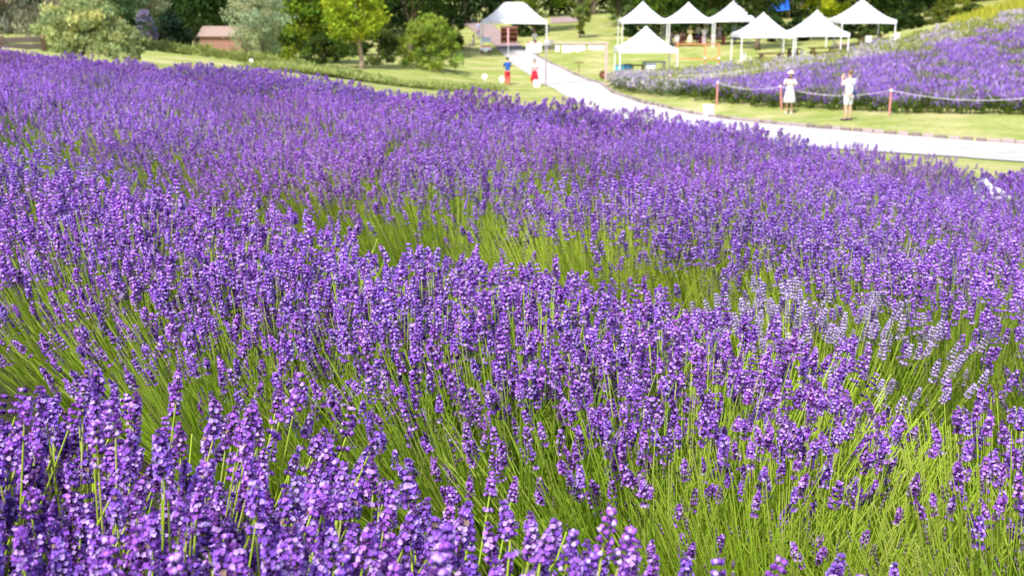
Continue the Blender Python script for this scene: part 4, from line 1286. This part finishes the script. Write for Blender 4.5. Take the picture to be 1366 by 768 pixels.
for a, b_, lb in zip(tops[:-1], tops[1:], lbs):
    L_ = (b_ - a).length
    sag = .055 * L_
    pts = [a.lerp(b_, i / 20) - Vector((0, 0, 4 * sag * (i / 20) * (1 - i / 20))) for i in range(21)]
    tag(MB().tube([p - a for p in pts], .009, 6).build('rope', M_rope, None, True, loc=a), lb, 'rope', 'ropes of the fence')
# upper rope across the hillside
up = [G(905, 58, .9), G(960, 58, .78), G(1020, 58, .85)]
for k in (0, 2):
    gq = up[k] - Vector((0, 0, .9))
    t = thing('rope_stake', ['thin grey stake of the upper rope beside the corner post', '', 'thin grey stake of the upper rope amid violet lavender', 'thin grey stake where the upper rope ends in the lavender', 'thin grey stake of the upper rope where the hillside steepens', 'thin grey stake at the end of the upper rope'][k], 'stake', (up[k].x, up[k].y, float(terrain(up[k].x, up[k].y))))
    MB().bar((0, 0, -.1), (0, 0, up[k].z - t.location.z + .03), .02, n=6).build('stake', M_grey, t)
    MB().lathe([(.03, -.03), (.035, 0), (.03, .03)], 6, (0, 0, up[k].z - t.location.z)).build('ring', M_rope, t)
tag(MB().tube([p - up[0] for p in up], .011, 6).build('rope', M_rope, None, True, loc=up[0]), 'pale rope strung across the middle of the lavender hillside', 'rope', 'ropes of the fence')

# ------------------------------------------------------------------ shed, fence, house
g = G(296, 77)
t = thing('wooden_shed', 'weathered pink board-clad shed with pale sloping roof half under the silvery tree', 'shed', g, R(-6))
sw, sh_ = 58 * px_m(77), eave_for(296, 77, 48)
M_pinkclad = plain('pink_cladding', (.29,.15,.11), .8, .2, 5)
MB().box((0, .9, sh_ / 2 - .1), (sw - .06, 1.74, sh_ + .1)).build('core', M_brown, t)
nb = 6
for k in range(nb):
    MB().box((0, -.01 - .012 * (k % 2), sh_ * (k + .5) / nb), (sw, .05, sh_ / nb * .93), bev=.006).build('board', M_pinkclad, t)
    for s in (-1, 1): MB().box((s * sw / 2, .9, sh_ * (k + .5) / nb), (.05, 1.8, sh_ / nb * .93), bev=.006).build('board', M_pinkclad, t)
pk = sh_ + .62
roof = MB().faces([(-sw / 2 - .12, -.25, sh_ - .02), (sw / 2 + .12, -.25, sh_ - .02), (sw / 2 + .12, .95, pk), (-sw / 2 - .12, .95, pk), (sw / 2 + .12, 2.1, sh_), (-sw / 2 - .12, 2.1, sh_)], [(0, 1, 2, 3), (3, 2, 4, 5)]).build('roof', plain('pale_pink_roof', (.28,.20,.165), .8, .3, 6, bump=.4), t)
roof.modifiers.new('thickness', 'SOLIDIFY').thickness = .07
for s in (-1, 1):
    gb = MB().faces([(s * sw / 2, -.03, sh_), (s * sw / 2, 1.85, sh_), (s * sw / 2, .93, pk - .05)], [(0, 1, 2)]).build('gable', M_pinkclad, t)
    gb.modifiers.new('thickness', 'SOLIDIFY').thickness = .04
# board fence above the violet terrace
a, b_ = G(-60, 30.5), G(58, 33)
t = thing('board_fence', 'grey-brown weathered board fence under the silvery willow', 'fence', a)
d = (b_ - a); ang = math.atan2(d.y, d.x); L_ = math.hypot(d.x, d.y)
M_grb = plain('grey_brown_board', (.27,.20,.18), .85, .3, 6)
topz = pix(25, 49.5, 31.5).z
for i in range(2):
    x0 = i * L_ / 2
    for k in range(3):
        zc = topz - .09 - .2 * k
        m = a + d * ((i + .5) / 2)
        MB().box((0, 0, 0), (L_ / 2 - .03, .04, .16), bev=.006).build('board', M_grb, t, loc=(m.x - a.x, m.y - a.y, zc - a.z - .02 * i), rot=(0, random.uniform(-.008, .008), ang))
for i in range(3):
    p = a + d * (i / 2)
    zb = float(terrain(p.x, p.y))
    MB().box((0, .06, (topz + .02 + zb - .1) / 2 - a.z), (.10, .10, topz - zb + .12)).build('post', M_brown, t, loc=(p.x - a.x, p.y - a.y, 0))
# white house glimpsed through the leaves
g = G(415, 122)
t = thing('cottage', 'white cottage with orange roof glimpsed through the green trees', 'house', g)
hw = eave_for(415, 122, 10)
MB().box((0, 2, hw / 2 - .2), (8, 4, hw + .4)).build('wall', M_white_metal, t)
rf = MB().faces([(-4.3, -.4, hw), (4.3, -.4, hw), (4.3, 2, hw + 1.7), (-4.3, 2, hw + 1.7), (4.3, 4.4, hw), (-4.3, 4.4, hw)], [(0, 1, 2, 3), (3, 2, 4, 5)]).build('roof', plain('orange_tiles', (.50,.22,.09), .8, .2, 4), t)
rf.modifiers.new('thickness', 'SOLIDIFY').thickness = .15
for x in (-2.4, 0, 2.4):
    w_ = MB().box((x, -.02, hw * .55), (.9, .08, 1.2)).build('window', M_brown, t)
    MB().box((x, -.075, hw * .55), (.76, .03, 1.06)).build('pane', plain('window_glass', (.08,.10,.12), .1), w_)

# ------------------------------------------------------------------ white iron chair in the edge of the lavender
cz_ = float(terrain(CHAIR.x, CHAIR.y))
ch = thing('iron_chair', 'white scrolled cast-iron garden chair half sunk in the lavender beside the lawn', 'chair', (CHAIR.x, CHAIR.y, cz_), R(-94))
top_h = pix(1333, 236, 6.9).z - cz_
hw2, sz = .21, top_h - .40
iron = M_white_metal
# local: faces +Y; back at y = -.2
crest = [(-hw2, -.20, sz), (-hw2 - .01, -.21, sz + .20), (-hw2 + .02, -.22, sz + .30), (-.11, -.225, top_h - .03), (0, -.23, top_h), (.11, -.225, top_h - .03), (hw2 - .02, -.22, sz + .30), (hw2 + .01, -.21, sz + .20), (hw2, -.20, sz)]
bk = MB().tube(crest, .014, 8).build('backrest', iron, ch, True)
def ring(c, r_, n=14): return [(c[0] + r_ * math.cos(6.2832 * i / n), c[1], c[2] + r_ * math.sin(6.2832 * i / n)) for i in range(n + 1)]
for (x, z, r_) in [(0, top_h - .06, .045), (-.085, top_h - .085, .038), (.085, top_h - .085, .038), (-.15, top_h - .14, .032), (.15, top_h - .14, .032), (-.045, top_h - .15, .04), (.045, top_h - .15, .04), (0, top_h - .23, .045), (-.10, top_h - .22, .04), (.10, top_h - .22, .04)]:
    MB().tube(ring((x, -.222, z), r_), .009, 6).build('scroll', iron, bk, True)
    MB().tube(ring((x, -.222, z), r_ * .45, 10), .008, 6).build('scroll', iron, bk, True)
for x in (-.14, -.07, 0, .07, .14):
    MB().bar((x, -.20, sz), (x, -.222, top_h - .25), .007, n=6).build('spindle', iron, bk)
MB().lathe([(.20, sz - .02), (.225, sz - .01), (.225, sz + .01), (.20, sz + .02)], 24, (0, 0, 0)).build('seat', iron, ch, True)
for s in (-1, 1):
    MB().tube([(s * (hw2 - .03), -.225, sz + .32), (s * (hw2), -.14, sz + .335), (s * (hw2 + .01), -.06, sz + .30), (s * (hw2 + .02), .02, sz + .255), (s * (hw2 + .025), .14, sz + .235), (s * (hw2 + .02), .24, sz + .25), (s * (hw2 + .02), .23, sz + .12), (s * .19, .12, sz)], .017, 8).build('armrest', iron, ch, True)
    for y in (-1, 1):
        MB().tube([(s * .15, y * .15, sz), (s * .19, y * .19, sz * .6), (s * .17, y * .17, sz * .25), (s * .21, y * .21, 0)], [.014, .014, .012, .016], 8).build('leg', iron, ch, True)
